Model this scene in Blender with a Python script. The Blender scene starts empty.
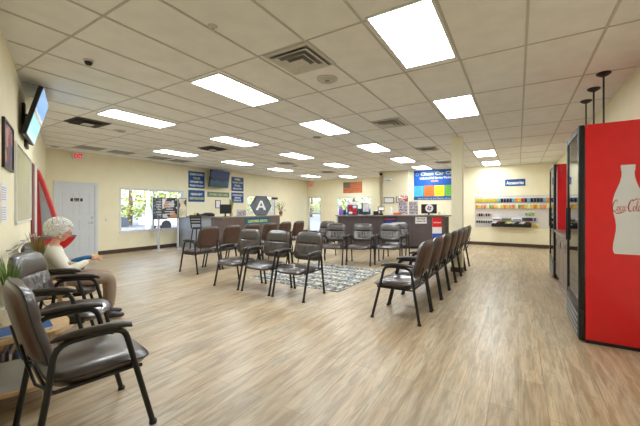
import bpy, bmesh, math, random
from mathutils import Vector, Matrix
random.seed(7)
PI=math.pi
COL=bpy.context.scene.collection
CAM=1.35; CEIL=2.83; F=320.0; HY=207.5
A=math.radians(31.75); SA,CA=math.sin(A),math.cos(A)
RZ=-A
def W(p,q,z=0.0): return Vector((p*SA+q*CA, p*CA-q*SA, z))
def lin(c):
    c=c/255.0
    return c/12.92 if c<=0.04045 else ((c+0.055)/1.055)**2.4
def rgb(r,g,b): return (lin(r),lin(g),lin(b),1.0)

# ---------------------------------------------------------------- materials
MATS={}
def mat(name,col,rough=0.5,metal=0.0,noise=0.0,nscale=8.0,bump=0.0,bscale=60.0,emit=0.0,spec=0.5,coat=0.0,col2=None):
    if name in MATS: return MATS[name]
    m=bpy.data.materials.new(name); m.use_nodes=True; nt=m.node_tree; b=nt.nodes['Principled BSDF']
    b.inputs['Roughness'].default_value=rough; b.inputs['Metallic'].default_value=metal
    b.inputs['Specular IOR Level'].default_value=spec; b.inputs['Coat Weight'].default_value=coat
    tc=nt.nodes.new('ShaderNodeTexCoord')
    nz=nt.nodes.new('ShaderNodeTexNoise'); nz.inputs['Scale'].default_value=nscale; nz.inputs['Detail'].default_value=3
    nt.links.new(tc.outputs['Object'],nz.inputs['Vector'])
    rp=nt.nodes.new('ShaderNodeValToRGB')
    c2=col2 if col2 else tuple([min(1,x*(1+noise)) for x in col[:3]])+(1,)
    c1=col if col2 else tuple([x*(1-noise) for x in col[:3]])+(1,)
    rp.color_ramp.elements[0].position=0.35; rp.color_ramp.elements[1].position=0.65
    rp.color_ramp.elements[0].color=c1; rp.color_ramp.elements[1].color=c2
    nt.links.new(nz.outputs['Fac'],rp.inputs['Fac']); nt.links.new(rp.outputs['Color'],b.inputs['Base Color'])
    if bump>0:
        n2=nt.nodes.new('ShaderNodeTexNoise'); n2.inputs['Scale'].default_value=bscale; n2.inputs['Detail'].default_value=4
        nt.links.new(tc.outputs['Object'],n2.inputs['Vector'])
        bp=nt.nodes.new('ShaderNodeBump'); bp.inputs['Strength'].default_value=bump; bp.inputs['Distance'].default_value=0.01
        nt.links.new(n2.outputs['Fac'],bp.inputs['Height']); nt.links.new(bp.outputs['Normal'],b.inputs['Normal'])
    if emit>0:
        nt.links.new(rp.outputs['Color'],b.inputs['Emission Color']); b.inputs['Emission Strength'].default_value=emit
    MATS[name]=m; return m
def glass_mat(name,tint=(1,1,1,1),refl=0.12):
    m=bpy.data.materials.new(name); m.use_nodes=True; nt=m.node_tree; nt.nodes.clear()
    o=nt.nodes.new('ShaderNodeOutputMaterial'); mx=nt.nodes.new('ShaderNodeMixShader')
    t=nt.nodes.new('ShaderNodeBsdfTransparent'); t.inputs['Color'].default_value=tint
    g=nt.nodes.new('ShaderNodeBsdfGlossy'); g.inputs['Roughness'].default_value=0.03
    lw=nt.nodes.new('ShaderNodeLayerWeight'); lw.inputs['Blend'].default_value=refl
    nt.links.new(lw.outputs['Fresnel'],mx.inputs['Fac']); nt.links.new(t.outputs[0],mx.inputs[1]); nt.links.new(g.outputs[0],mx.inputs[2])
    nt.links.new(mx.outputs[0],o.inputs['Surface']); MATS[name]=m; return m

M_wall=mat('cream_wall_paint',rgb(243,235,204),0.75,noise=0.02,nscale=3,bump=0.08,bscale=90)
M_tile=mat('ceiling_tile',rgb(238,238,236),0.9,noise=0.03,nscale=5,bump=0.25,bscale=160)
M_tbar=mat('ceiling_tbar',rgb(196,193,186),0.6,noise=0.02)
M_base=mat('dark_brown_base',rgb(78,58,46),0.5,noise=0.1)
M_white=mat('white_paint',rgb(232,232,230),0.45,noise=0.02)
M_doorw=mat('door_white',rgb(214,218,224),0.4,noise=0.02)
M_black=mat('black_metal',rgb(28,28,29),0.35,noise=0.1)
M_blackp=mat('black_plastic',rgb(22,22,24),0.4,noise=0.1)
M_leather=mat('brown_leather',rgb(58,46,42),0.30,noise=0.15,nscale=14,bump=0.2,bscale=160,spec=1.0,coat=0.5)
M_backp=mat('brown_back_panel',rgb(84,58,46),0.42,noise=0.1,nscale=6,bump=0.15,bscale=120)
M_piping=mat('dark_piping',rgb(38,30,28),0.4,noise=0.1)
M_armpad=mat('arm_pad_brown',rgb(46,38,33),0.35,noise=0.1,nscale=20,bump=0.1)
M_steel=mat('brushed_steel',rgb(190,192,196),0.3,metal=0.9,noise=0.05)
M_silver=mat('silver_paint',rgb(200,202,205),0.35,noise=0.03)
M_red=mat('cooler_red',rgb(222,22,32),0.35,noise=0.02,coat=0.2)
M_redscript=mat('script_red',rgb(190,20,30),0.4)
M_bottlew=mat('bottle_white',rgb(222,226,228),0.4,noise=0.01)
M_blue=mat('sign_blue',rgb(20,74,138),0.45,noise=0.08)
M_bluebr=mat('banner_blue',rgb(20,92,190),0.45,noise=0.2,nscale=3)
M_teal=mat('sign_teal',rgb(22,104,132),0.45,noise=0.05)
M_txt=mat('lettering_white',rgb(240,242,240),0.5)
M_txty=mat('lettering_yellow',rgb(226,226,120),0.5)
M_txtred=mat('lettering_red',rgb(220,50,54),0.5,emit=0.25)
M_txtblk=mat('lettering_black',rgb(35,35,38),0.5)
M_grsign=mat('sign_greygreen',rgb(118,134,124),0.5,noise=0.05)
M_wood=mat('light_oak',rgb(205,172,130),0.45,noise=0.12,nscale=9,bump=0.05)
M_cnt=mat('counter_brown',rgb(104,88,84),0.32,noise=0.1,nscale=4,spec=0.7)
M_cnt2=mat('counter_darkbrown',rgb(78,68,70),0.3,noise=0.12,nscale=3,spec=0.8)
M_cntsheen=mat('counter_window_sheen',rgb(168,174,184),0.3,noise=0.06,nscale=3)
M_ctop=mat('countertop_grey',rgb(128,118,112),0.3,noise=0.15,nscale=30)
M_paper=mat('paper_white',rgb(236,236,240),0.7,noise=0.02)
M_paperv=mat('paper_print_violet',rgb(176,170,200),0.7,noise=0.25,nscale=40)
M_leafg=mat('leaf_green',rgb(96,132,52),0.55,noise=0.35,nscale=12)
M_leafr=mat('leaf_reddish',rgb(150,96,70),0.55,noise=0.3,nscale=12)
M_pot=mat('pot_terracotta',rgb(150,70,60),0.6,noise=0.1)
M_potw=mat('pot_white',rgb(225,222,215),0.5,noise=0.05)
M_glass=glass_mat('window_glass')
M_cglass=glass_mat('cooler_glass',(0.93,0.96,0.97,1),0.25)
M_frost=mat('service_window_glass',rgb(196,196,160),0.25,noise=0.03,nscale=2)
M_lamp=mat('light_diffuser',(.90,.96,1,1),0.5,emit=7.5)
M_screen=mat('screen_sea',rgb(60,120,180),0.15,noise=0.0,nscale=3,emit=0.9)
M_vent=mat('vent_white',rgb(205,203,196),0.5,noise=0.03)
M_ventd=mat('vent_dark',rgb(66,64,62),0.7,noise=0.1)
M_ventg=mat('vent_grey',rgb(150,148,145),0.6,noise=0.05)
M_skin=mat('skin',rgb(218,164,140),0.5,noise=0.06,nscale=30)
M_hair=mat('hair_white',rgb(248,246,242),0.7,noise=0.12,nscale=60,bump=0.4,bscale=120)
M_sweater=mat('sweater_ivory',rgb(232,228,214),0.9,noise=0.05,nscale=60,bump=0.4,bscale=180)
M_pants=mat('trousers_taupe',rgb(158,138,122),0.85,noise=0.06,nscale=20,bump=0.2,bscale=150)
M_shoe=mat('shoe_dark',rgb(52,46,46),0.5,noise=0.1)
M_yel=mat('yellow_plastic',rgb(238,196,50),0.5,noise=0.05)
M_blucl=mat('blue_cloth',rgb(20,104,160),0.6,noise=0.15,nscale=20)
M_sailred=mat('sail_red',rgb(206,62,62),0.5,noise=0.05)
M_sailgrey=mat('sail_grey',rgb(186,196,200),0.55,noise=0.05)
M_maroon=mat('maroon',rgb(110,44,36),0.5,noise=0.1)
M_slat=mat('slatwall',rgb(214,208,204),0.5,noise=0.02)
M_chrome=mat('chrome',rgb(210,210,212),0.15,metal=1.0)
M_grass=mat('grass',rgb(96,128,60),0.9,noise=0.3,nscale=3)
M_asph=mat('asphalt',rgb(150,152,156),0.85,noise=0.12,nscale=4)
M_leaf=mat('tree_leaf',rgb(96,128,48),0.6,noise=0.35,nscale=4,col2=rgb(176,184,96))
M_trunk=mat('tree_trunk',rgb(96,80,64),0.8,noise=0.2)
M_interior=mat('cooler_interior_glow',rgb(226,230,232),0.4,emit=0.6)
M_clear=mat('acrylic_grey',rgb(196,200,204),0.2,noise=0.1)

def floor_mat():
    m=bpy.data.materials.new('vinyl_plank_floor'); m.use_nodes=True; nt=m.node_tree; b=nt.nodes['Principled BSDF']
    N=nt.nodes.new; K=nt.links.new
    tc=N('ShaderNodeTexCoord'); mp=N('ShaderNodeMapping'); mp.inputs['Rotation'].default_value=(0,0,PI/2)
    K(tc.outputs['Object'],mp.inputs['Vector'])
    br=N('ShaderNodeTexBrick'); br.inputs['Scale'].default_value=1.0; br.inputs['Brick Width'].default_value=1.25; br.inputs['Row Height'].default_value=0.17
    br.inputs['Mortar Size'].default_value=0.0022; br.inputs['Mortar Smooth'].default_value=0.2; br.offset=0.37; br.inputs['Bias'].default_value=0.0
    br.inputs['Color1'].default_value=rgb(186,168,140); br.inputs['Color2'].default_value=rgb(205,188,160); br.inputs['Mortar'].default_value=rgb(160,143,120)
    K(mp.outputs[0],br.inputs['Vector'])
    def grain(sx,sy,lo,hi,clo,chi):
        m2=N('ShaderNodeMapping'); m2.inputs['Scale'].default_value=(sx,sy,1); K(tc.outputs['Object'],m2.inputs['Vector'])
        n=N('ShaderNodeTexNoise'); n.inputs['Scale'].default_value=1.0; n.inputs['Detail'].default_value=5; n.inputs['Roughness'].default_value=0.62; n.inputs['Distortion'].default_value=0.6
        K(m2.outputs[0],n.inputs['Vector']); r=N('ShaderNodeValToRGB')
        r.color_ramp.elements[0].position=lo; r.color_ramp.elements[1].position=hi
        r.color_ramp.elements[0].color=clo; r.color_ramp.elements[1].color=chi
        K(n.outputs['Fac'],r.inputs['Fac']); return r,n
    r1,n1=grain(17,1.8,0.40,0.58,(0.66,0.62,0.57,1),(1,1,1,1))
    r2,n2=grain(75,5.0,0.36,0.60,(0.76,0.73,0.70,1),(1,1,1,1))
    r3,n3=grain(5.5,0.7,0.42,0.62,(1.0,0.93,0.84,1),(0.97,0.99,1.0,1))
    cur=br.outputs['Color']
    for r in (r1,r2,r3):
        x=N('ShaderNodeMixRGB'); x.blend_type='MULTIPLY'; x.inputs['Fac'].default_value=0.85
        K(cur,x.inputs[1]); K(r.outputs['Color'],x.inputs[2]); cur=x.outputs[0]
    K(cur,b.inputs['Base Color']); b.inputs['Roughness'].default_value=0.34; b.inputs['Specular IOR Level'].default_value=0.55
    bp=N('ShaderNodeBump'); bp.inputs['Strength'].default_value=0.12; bp.inputs['Distance'].default_value=0.004
    K(n2.outputs['Fac'],bp.inputs['Height']); K(bp.outputs[0],b.inputs['Normal'])
    return m
M_floor=floor_mat()
def rug_mat():
    m=bpy.data.materials.new('rug_pattern'); m.use_nodes=True; nt=m.node_tree; b=nt.nodes['Principled BSDF']; b.inputs['Roughness'].default_value=0.95
    N=nt.nodes.new; K=nt.links.new
    tc=N('ShaderNodeTexCoord')
    v=N('ShaderNodeTexVoronoi'); v.inputs['Scale'].default_value=26; v.distance='CHEBYCHEV'; K(tc.outputs['Object'],v.inputs['Vector'])
    r=N('ShaderNodeValToRGB'); r.color_ramp.interpolation='CONSTANT'
    els=r.color_ramp.elements
    els[0].position=0; els[0].color=rgb(84,96,108); els[1].position=0.26; els[1].color=rgb(206,204,196)
    for pos,c in ((0.58,rgb(150,156,156)),(0.70,rgb(222,216,196)),(0.85,rgb(196,180,124)),(0.92,rgb(170,112,90)),(0.95,rgb(60,84,96))):
        e=els.new(pos); e.color=c
    sp=N('ShaderNodeSeparateColor'); K(v.outputs['Color'],sp.inputs[0]); K(sp.outputs[0],r.inputs['Fac'])
    w=N('ShaderNodeTexWave'); w.inputs['Scale'].default_value=1.1; w.inputs['Distortion'].default_value=2.5; w.bands_direction='Y'; K(tc.outputs['Object'],w.inputs['Vector'])
    r2=N('ShaderNodeValToRGB'); r2.color_ramp.elements[0].color=rgb(140,146,146); r2.color_ramp.elements[1].color=(1,1,1,1); K(w.outputs['Fac'],r2.inputs['Fac'])
    x=N('ShaderNodeMixRGB'); x.blend_type='MULTIPLY'; x.inputs['Fac'].default_value=0.8; K(r.outputs[0],x.inputs[1]); K(r2.outputs[0],x.inputs[2])
    K(x.outputs[0],b.inputs['Base Color']); return m
def print_mat(name,cols,scale=12,chk=False,emit=0):
    # patches of print: several colours in cells
    m=bpy.data.materials.new(name); m.use_nodes=True; nt=m.node_tree; b=nt.nodes['Principled BSDF']; b.inputs['Roughness'].default_value=0.5
    N=nt.nodes.new; K=nt.links.new
    tc=N('ShaderNodeTexCoord'); v=N('ShaderNodeTexVoronoi'); v.inputs['Scale'].default_value=scale; v.distance='CHEBYCHEV' if chk else 'EUCLIDEAN'
    K(tc.outputs['Object'],v.inputs['Vector']); sp=N('ShaderNodeSeparateColor'); K(v.outputs['Color'],sp.inputs[0])
    r=N('ShaderNodeValToRGB'); r.color_ramp.interpolation='CONSTANT'; els=r.color_ramp.elements
    els[0].color=cols[0]; els[1].position=1.0/len(cols); els[1].color=cols[1]
    for i in range(2,len(cols)):
        e=els.new(i/len(cols)); e.color=cols[i]
    K(sp.outputs[0],r.inputs['Fac']); K(r.outputs[0],b.inputs['Base Color'])
    if emit: K(r.outputs[0],b.inputs['Emission Color']); b.inputs['Emission Strength'].default_value=emit
    MATS[name]=m; return m
M_rug=rug_mat()
M_printdark=print_mat('poster_print_dark',[rgb(56,60,66),rgb(96,102,106),rgb(44,46,54),rgb(150,154,156),rgb(70,76,84)],30,True)
M_printbeige=print_mat('poster_print_beige',[rgb(206,202,178),rgb(196,196,170),rgb(186,180,150),rgb(60,56,52),rgb(214,208,186)],5)
M_printmix=print_mat('poster_print_mixed',[rgb(220,220,222),rgb(60,58,60),rgb(190,192,196),rgb(40,40,44),rgb(180,130,90)],6,True)
M_cards=print_mat('photo_cards',[rgb(196,160,176),rgb(110,104,120),rgb(230,226,220),rgb(160,90,96),rgb(140,170,190),rgb(90,80,78),rgb(206,198,196),rgb(120,112,110)],60,True)
M_carpic=print_mat('car_picture',[rgb(74,80,112),rgb(110,60,66),rgb(196,120,110),rgb(60,56,80),rgb(150,90,90)],9)

# ---------------------------------------------------------------- mesh helpers
class MB:
    def __init__(s): s.v=[]; s.f=[]; s.m=[]; s.mi=0; s.sm=[]
    def add(s,vs,fs,smooth=False):
        o=len(s.v); s.v+= [tuple(v) for v in vs]
        for f in fs: s.f.append(tuple(i+o for i in f)); s.m.append(s.mi); s.sm.append(smooth)
        return s
    def box(s,x0,x1,y0,y1,z0,z1,M=None):
        vs=[Vector(p) for p in ((x0,y0,z0),(x1,y0,z0),(x1,y1,z0),(x0,y1,z0),(x0,y0,z1),(x1,y0,z1),(x1,y1,z1),(x0,y1,z1))]
        if M: vs=[M@v for v in vs]
        return s.add(vs,[(0,3,2,1),(4,5,6,7),(0,1,5,4),(1,2,6,5),(2,3,7,6),(3,0,4,7)])
    def rbox(s,x0,x1,y0,y1,z0,z1,r=0.01,seg=3,M=None):
        bm=bmesh.new(); bmesh.ops.create_cube(bm,size=1)
        for v in bm.verts: v.co=Vector(((x0+x1)/2+v.co.x*(x1-x0),(y0+y1)/2+v.co.y*(y1-y0),(z0+z1)/2+v.co.z*(z1-z0)))
        bmesh.ops.bevel(bm,geom=list(bm.edges),offset=r,segments=seg,affect='EDGES',profile=0.5)
        if M: bmesh.ops.transform(bm,matrix=M,verts=bm.verts)
        bm.verts.index_update()
        s.add([v.co.copy() for v in bm.verts],[[v.index for v in f.verts] for f in bm.faces],True); bm.free(); return s
    def tube(s,pts,r,n=8,cap=True,sy=1.0,closed=False):
        pts=[Vector(p) for p in pts]; N=len(pts); rr=r if isinstance(r,(list,tuple)) else [r]*N
        vs=[];fs=[]; up=None
        for i,p in enumerate(pts):
            if closed: d=(pts[(i+1)%N]-pts[i-1])
            else: d=(pts[min(i+1,N-1)]-pts[max(i-1,0)])
            d.normalize()
            if up is None:
                up=Vector((0,0,1)) if abs(d.z)<0.9 else Vector((1,0,0))
            x=d.cross(up); 
            if x.length<1e-5: x=d.cross(Vector((0,1,0)))
            x.normalize(); y=x.cross(d).normalized(); up=y
            for k in range(n):
                t=2*PI*k/n; vs.append(p+x*math.cos(t)*rr[i]+y*math.sin(t)*rr[i]*sy)
        M_=N if closed else N-1
        for i in range(M_):
            for k in range(n):
                a=i*n+k;b=i*n+(k+1)%n;c=((i+1)%N)*n+(k+1)%n;d=((i+1)%N)*n+k; fs.append((a,b,c,d))
        if cap and not closed: fs.append(tuple(range(n))[::-1]); fs.append(tuple(range((N-1)*n,N*n)))
        return s.add(vs,fs,True)
    def cyl(s,p0,p1,r,n=16,r1=None): return s.tube([p0,p1],[r,r if r1 is None else r1],n)
    def lathe(s,prof,n=24,c=(0,0,0)):
        vs=[];fs=[]; c=Vector(c)
        for r,z in prof:
            for k in range(n): vs.append(c+Vector((r*math.cos(2*PI*k/n),r*math.sin(2*PI*k/n),z)))
        for i in range(len(prof)-1):
            for k in range(n): fs.append((i*n+k,i*n+(k+1)%n,(i+1)*n+(k+1)%n,(i+1)*n+k))
        if prof[0][0]>1e-4: fs.append(tuple(range(n))[::-1])
        if prof[-1][0]>1e-4: fs.append(tuple(range((len(prof)-1)*n,len(prof)*n)))
        return s.add(vs,fs,True)
    def prism(s,poly,y0,y1,smooth=False):
        # poly in xz, extruded along y
        n=len(poly); vs=[(x,y0,z) for x,z in poly]+[(x,y1,z) for x,z in poly]
        fs=[tuple(range(n)),tuple(range(n,2*n))[::-1]]+[(i,(i+1)%n+0,(i+1)%n+n,i+n)[::-1] for i in range(n)]
        return s.add(vs,fs,smooth)
    def blob(s,c,r,sub=2,sc=(1,1,1),jit=0.0):
        bm=bmesh.new(); bmesh.ops.create_icosphere(bm,subdivisions=sub,radius=1); bm.verts.index_update()
        c=Vector(c); vs=[]
        for v in bm.verts:
            k=r*(1+random.uniform(-jit,jit)); vs.append(c+Vector((v.co.x*sc[0],v.co.y*sc[1],v.co.z*sc[2]))*k)
        s.add(vs,[[v.index for v in f.verts] for f in bm.faces],True); bm.free(); return s
    def build(s,name,mats,parent=None,loc=None,rz=None):
        me=bpy.data.meshes.new(name); me.from_pydata(s.v,[],s.f)
        ml=mats if isinstance(mats,(list,tuple)) else [mats]
        for m in ml: me.materials.append(m)
        me.polygons.foreach_set('material_index',s.m); me.polygons.foreach_set('use_smooth',s.sm)
        me.update()
        bm=bmesh.new(); bm.from_mesh(me); bmesh.ops.recalc_face_normals(bm,faces=bm.faces); bm.to_mesh(me); bm.free()
        if any(s.sm):
            try: me.set_sharp_from_angle(angle=math.radians(45))
            except Exception: pass
        o=bpy.data.objects.new(name,me); COL.objects.link(o)
        if parent: o.parent=parent
        if loc is not None: o.location=loc
        if rz is not None: o.rotation_euler=(0,0,rz)
        return o
def tag(o,label=None,cat=None,group=None,kind=None):
    if label: o['label']=label
    if cat: o['category']=cat
    if group: o['group']=group
    if kind: o['kind']=kind
    return o
def empty(name,loc,rz=0.0,label=None,cat=None,group=None):
    o=bpy.data.objects.new(name,None); COL.objects.link(o); o.empty_display_size=0.1
    o.location=loc; o.rotation_euler=(0,0,rz); return tag(o,label,cat,group)
def kids(o): return [c for c in bpy.data.objects if c.parent==o]
def dup(root,loc,rz,label=None,group=None,src=None):
    r=root.copy(); COL.objects.link(r); r.location=loc; r.rotation_euler=(0,0,rz)
    if label: r['label']=label
    if group: r['group']=group
    for ch in (src or kids(root)):
        c=ch.copy(); COL.objects.link(c); c.parent=r
        for g in kids(ch):
            d=g.copy(); COL.objects.link(d); d.parent=c
    return r
def arc(p0,p1,p2,r,n=5):
    # fillet at p1
    p0,p1,p2=Vector(p0),Vector(p1),Vector(p2); a=(p0-p1).normalized(); b=(p2-p1).normalized()
    s_=p1+a*r; e=p1+b*r; out=[]
    for i in range(n+1):
        t=i/n; out.append(s_*(1-t)**2+p1*2*t*(1-t)+e*t*t)
    return out
def path(pts,r=0.05,n=5):
    out=[Vector(pts[0])]
    for i in range(1,len(pts)-1): out+=arc(pts[i-1],pts[i],pts[i+1],r,n)
    out.append(Vector(pts[-1])); return out
DG=None
def text(txt,size,m,parent,x,y,z,rx=PI/2,w=None,h=None,depth=0.0015,shear=0.0,name='lettering',align='CENTER',ry=0.0,rzz=0.0,space=1.0,bold=0.0):
    cu=bpy.data.curves.new('t','FONT'); cu.body=txt; cu.size=size; cu.extrude=depth; cu.shear=shear; cu.align_x=align; cu.space_character=space; cu.offset=bold
    cu.resolution_u=3
    o=bpy.data.objects.new('t',cu); COL.objects.link(o)
    dg=bpy.context.evaluated_depsgraph_get(); dg.update()
    me=bpy.data.meshes.new_from_object(o.evaluated_get(dg)); bpy.data.objects.remove(o); bpy.data.curves.remove(cu)
    xs=[v.co.x for v in me.vertices]; ys=[v.co.y for v in me.vertices]
    if w and xs:
        k=w/(max(xs)-min(xs)); 
        for v in me.vertices: v.co.x*=k
    if h and ys:
        k=h/(max(ys)-min(ys))
        for v in me.vertices: v.co.y*=k
    me.transform(Matrix.Translation((x,y,z))@Matrix.Rotation(rzz,4,'Z')@Matrix.Rotation(ry,4,'Y')@Matrix.Rotation(rx,4,'X'))
    me.materials.clear(); me.materials.append(m)
    t=bpy.data.objects.new(name,me); COL.objects.link(t); t.parent=parent
    return t

# ---------------------------------------------------------------- room planes
Q1=-10.08; PC=14.95; PD=12.90; PBLK=12.60; QBL=-4.89; QBR=-3.70; QE=1.08
TH=0.16
K1=Vector((-6.885,8.04)); BD=Vector((-0.618,0.786)); BN=Vector((0.786,0.618))   # left wall: direction away from the camera, normal into the room
def onray(u,plane):
    r=(u-320.0)/F
    if plane=='B':
        t=(K1.x-r*K1.y)/(r*BD.y-BD.x); P=K1+BD*t; return Vector((P.x,P.y,0))
    k,val=plane
    # X=r*Y
    if k=='q': Y=val/(r*CA-SA)
    else: Y=val/(r*SA+CA)
    return Vector((r*Y,Y,0))
def zat(v,P): return CAM-(v-HY)/F*P.y
RW={'B':math.atan2(BD.y,BD.x),'q':math.atan2(CA,SA),'p':RZ}
def wallspot(u0,u1,v0,v1,plane,off=0.0):
    a=onray(u0,plane); b=onray(u1,plane); c=(a+b)/2
    n=Vector((BN.x,BN.y,0)) if plane=='B' else (W(0,1) if plane[0]=='q' else W(-1,0))
    rz=RW['B' if plane=='B' else plane[0]]
    z0=zat(v1,c); z1=zat(v0,c); c=c+n*off
    return Vector((c.x,c.y,z0)),(b-a).length,z1-z0,rz
WALL1=('q',Q1); WC=('p',PC); WD=('p',PD); WBL=('p',PBLK)

def wall(name,P0,P1,th,z1,holes,m,zlow=0.0):
    """vertical wall from P0 to P1; inner face on the line, thickness th to the left of P0->P1; holes: (s0,s1,z0,z1)"""
    P0=Vector(P0[:2]);P1=Vector(P1[:2]); L=(P1-P0).length; d=(P1-P0)/L
    ss=sorted({0.0,L}|{h[0] for h in holes}|{h[1] for h in holes}); zs=sorted({zlow,z1}|{h[2] for h in holes}|{h[3] for h in holes})
    b=MB()
    for i in range(len(ss)-1):
        for j in range(len(zs)-1):
            cs=(ss[i]+ss[i+1])/2; cz=(zs[j]+zs[j+1])/2
            if any(h[0]<cs<h[1] and h[2]<cz<h[3] for h in holes): continue
            b.box(ss[i],ss[i+1],0,th,zs[j],zs[j+1])
    o=b.build(name,m,loc=(P0.x,P0.y,0),rz=math.atan2(d.y,d.x)); tag(o,kind='structure'); return o

# floor (plank direction = depth axis of the room)
b=MB(); b.box(-10.5,1.5,-2.5,15.4,-0.1,0.0); tag(b.build('floor',M_floor,rz=RZ),kind='structure')
def pqof(P): return (P.x*SA+P.y*CA, P.x*CA-P.y*SA)
# polygon of the room in (q,p)
kp,kq=pqof(K1)
Bend_t=0; 
# left wall meets right wall plane behind the camera
bq=-BD.x*CA+BD.y*SA
tE=(QE-kq)/(bq); Bend=K1-BD*tE
poly=[(Q1,kp),(Q1,PC),(QBL,PC),(QBL,PBLK),(QBR,PBLK),(QBR,PD),(QE,PD),(QE,pqof(Bend)[0])]
def clip(q=None,p=None):
    """segments of a grid line inside the convex hull of the room"""
    hull=[(Q1,kp),(Q1,PC),(QBL,PC),(QE,PD),(QE,pqof(Bend)[0])]
    t=[]
    for i in range(len(hull)):
        a=hull[i]; c=hull[(i+1)%len(hull)]
        ax=0 if q is not None else 1; val=q if q is not None else p
        if (a[ax]-val)*(c[ax]-val)<0:
            k=(val-a[ax])/(c[ax]-a[ax]); t.append(a[1-ax]+k*(c[1-ax]-a[1-ax]))
    return (min(t),max(t)) if len(t)>=2 else None
b=MB(); b.box(Q1-TH,QE+TH,-2.5,PC+TH,CEIL,CEIL+0.1); tag(b.build('ceiling',M_tile,rz=RZ),kind='structure')
QS,Q0=0.5570,0.062; PS,P0_=1.125,1.22
b=MB()
n=-18
for n in range(-18,2):
    q=Q0+QS*n; r=clip(q=q)
    if r:
        hi=r[1]
        if QBL<q<QBR: hi=PBLK
        elif q>=QBR: hi=PD
        b.box(q-0.010,q+0.010,r[0]+.02,hi-0.002,CEIL-0.006,CEIL+0.001)
for n in range(-2,13):
    p=P0_+PS*n; r=clip(p=p)
    if r:
        hi=r[1]
        if p>PBLK: hi=QBL
        b.box(r[0]+.02,hi-.02,p-0.008,p+0.008,CEIL-0.005,CEIL+0.001)
tag(b.build('trim_ceiling_grid',M_tbar,rz=RZ),kind='structure')

# wall W1 (left far side), windows
def hole_on(plane,P0,u0,u1,v0,v1,zmin=None):
    a=onray(u0,plane);c=onray(u1,plane); m=(a+c)/2
    s0=(a-P0).length; s1=(c-P0).length; z0=zat(v1,m) if zmin is None else zmin; z1=zat(v0,m)
    return (min(s0,s1),max(s0,s1),z0,z1)
P1a=Vector((K1.x,K1.y,0)); P1b=W(PC,Q1)
hW1=hole_on(WALL1,P1a,120.5,183,190,230.2)
hW2=hole_on(WALL1,P1a,247.5,273.5,196,215,zmin=1.1)
o=wall('wall_left_far',P1a,P1b,TH,CEIL,[hW1,hW2],M_wall)
PCl=W(PC,Q1); PCr=W(PC,QBL)
hC1=hole_on(WC,PCl,306.5,321,197,232,zmin=0.02); hC2=hole_on(WC,PCl,337,371.5,197,232,zmin=0.12)
wall('wall_back',PCl,PCr,TH,CEIL,[hC1,hC2],M_wall)
wall('wall_back_return',W(PC,QBL),W(PBLK,QBL),TH,CEIL,[],M_wall)
# block in front of the accessory wall
b=MB(); b.box(QBL+0.001,QBR,PBLK,PD+TH,0,CEIL); tag(b.build('wall_service_block',M_wall,rz=RZ),kind='structure')
wall('wall_accessories',W(PD,QBR),W(PD,QE),TH,CEIL,[],M_wall)
wall('wall_right',W(PD+TH,QE),W(pqof(Bend)[0]-.2,QE),TH,CEIL,[],M_wall)
Pb0=Vector((Bend.x,Bend.y,0)); 
wall('wall_left',Pb0-Vector((BD.x,BD.y,0))*0.2,P1a+Vector((BD.x,BD.y,0))*0.15,TH,CEIL,[],M_wall)
# baseboards
def baseb(name,P0,P1,skip=[]):
    P0=Vector(P0);P1=Vector(P1);L=(P1-P0).length;d=(P1-P0)/L; b=MB(); s=0
    for a,c in skip+[(L,L)]:
        if a>s: b.box(s,a,-0.014,0,0,0.115)
        s=c
    tag(b.build(name,M_base,loc=P0,rz=math.atan2(d.y,d.x)),kind='structure')
sdoor0=(onray(53,WALL1)-P1a).length; sdoor1=(onray(97.5,WALL1)-P1a).length
baseb('baseboard_left_far',P1a,P1b,[(sdoor0,sdoor1)])
baseb('baseboard_back',PCl,PCr,[(hC1[0]-.06,hC1[1]+.06)])
baseb('baseboard_accessories',W(PD,QBR),W(PD,QE))
baseb('baseboard_service_block',W(PBLK,QBL),W(PBLK,QBR))
baseb('baseboard_right',W(PD,QE),W(pqof(Bend)[0],QE))
baseb('baseboard_left',Pb0,P1a)

def window(name,P0,plane,h,mull=[],fr=0.035,door=False):
    d=(onray(300,plane)-onray(200,plane)).normalized()
    rz=math.atan2(d.y,d.x); w=h[1]-h[0]; H=h[3]-h[2]
    e=empty(name,P0+d*h[0]+Vector((0,0,h[2])),rz); tag(e,kind='structure')
    b=MB()
    b.box(0,w,0.02,0.10,0,fr); b.box(0,w,0.02,0.10,H-fr,H); b.box(0,fr,0.02,0.10,fr,H-fr); b.box(w-fr,w,0.02,0.10,fr,H-fr)
    for k in mull: b.box(w*k-fr/2,w*k+fr/2,0.03,0.09,fr,H-fr)
    if door: b.box(fr,w-fr,0.03,0.09,0.95,1.03); 
    b.build('window_frame',M_steel if door else M_white,e)
    b=MB(); b.box(fr,w-fr,0.058,0.064,fr,H-fr); b.build('pane',M_glass,e)
    if not door:
        b=MB(); b.box(-0.03,w+0.03,-0.03,0.02,-0.03,0.0); b.box(-.03,0,-.012,0,0,H+.03); b.box(w,w+.03,-.012,0,0,H+.03); b.box(0,w,-.012,0,H,H+.03); b.build('window_sill',M_white,e)
    else:
        b=MB(); b.tube([(w-.12,-.04,.9),(w-.12,-.04,1.25)],.012); b.tube([(w-.12,-.04,.93),(w-.12,.04,.93)],.008); b.tube([(w-.12,-.04,1.22),(w-.12,.04,1.22)],.008); b.build('door_handle',M_steel,e)
    return e
window('window_1',P1a,WALL1,hW1,[0.5])
window('window_2',P1a,WALL1,hW2,[])
window('door_1',PCl,WC,hC1,[],0.05,door=True)
window('window_3',PCl,WC,hC2,[0.33],0.05)

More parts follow.
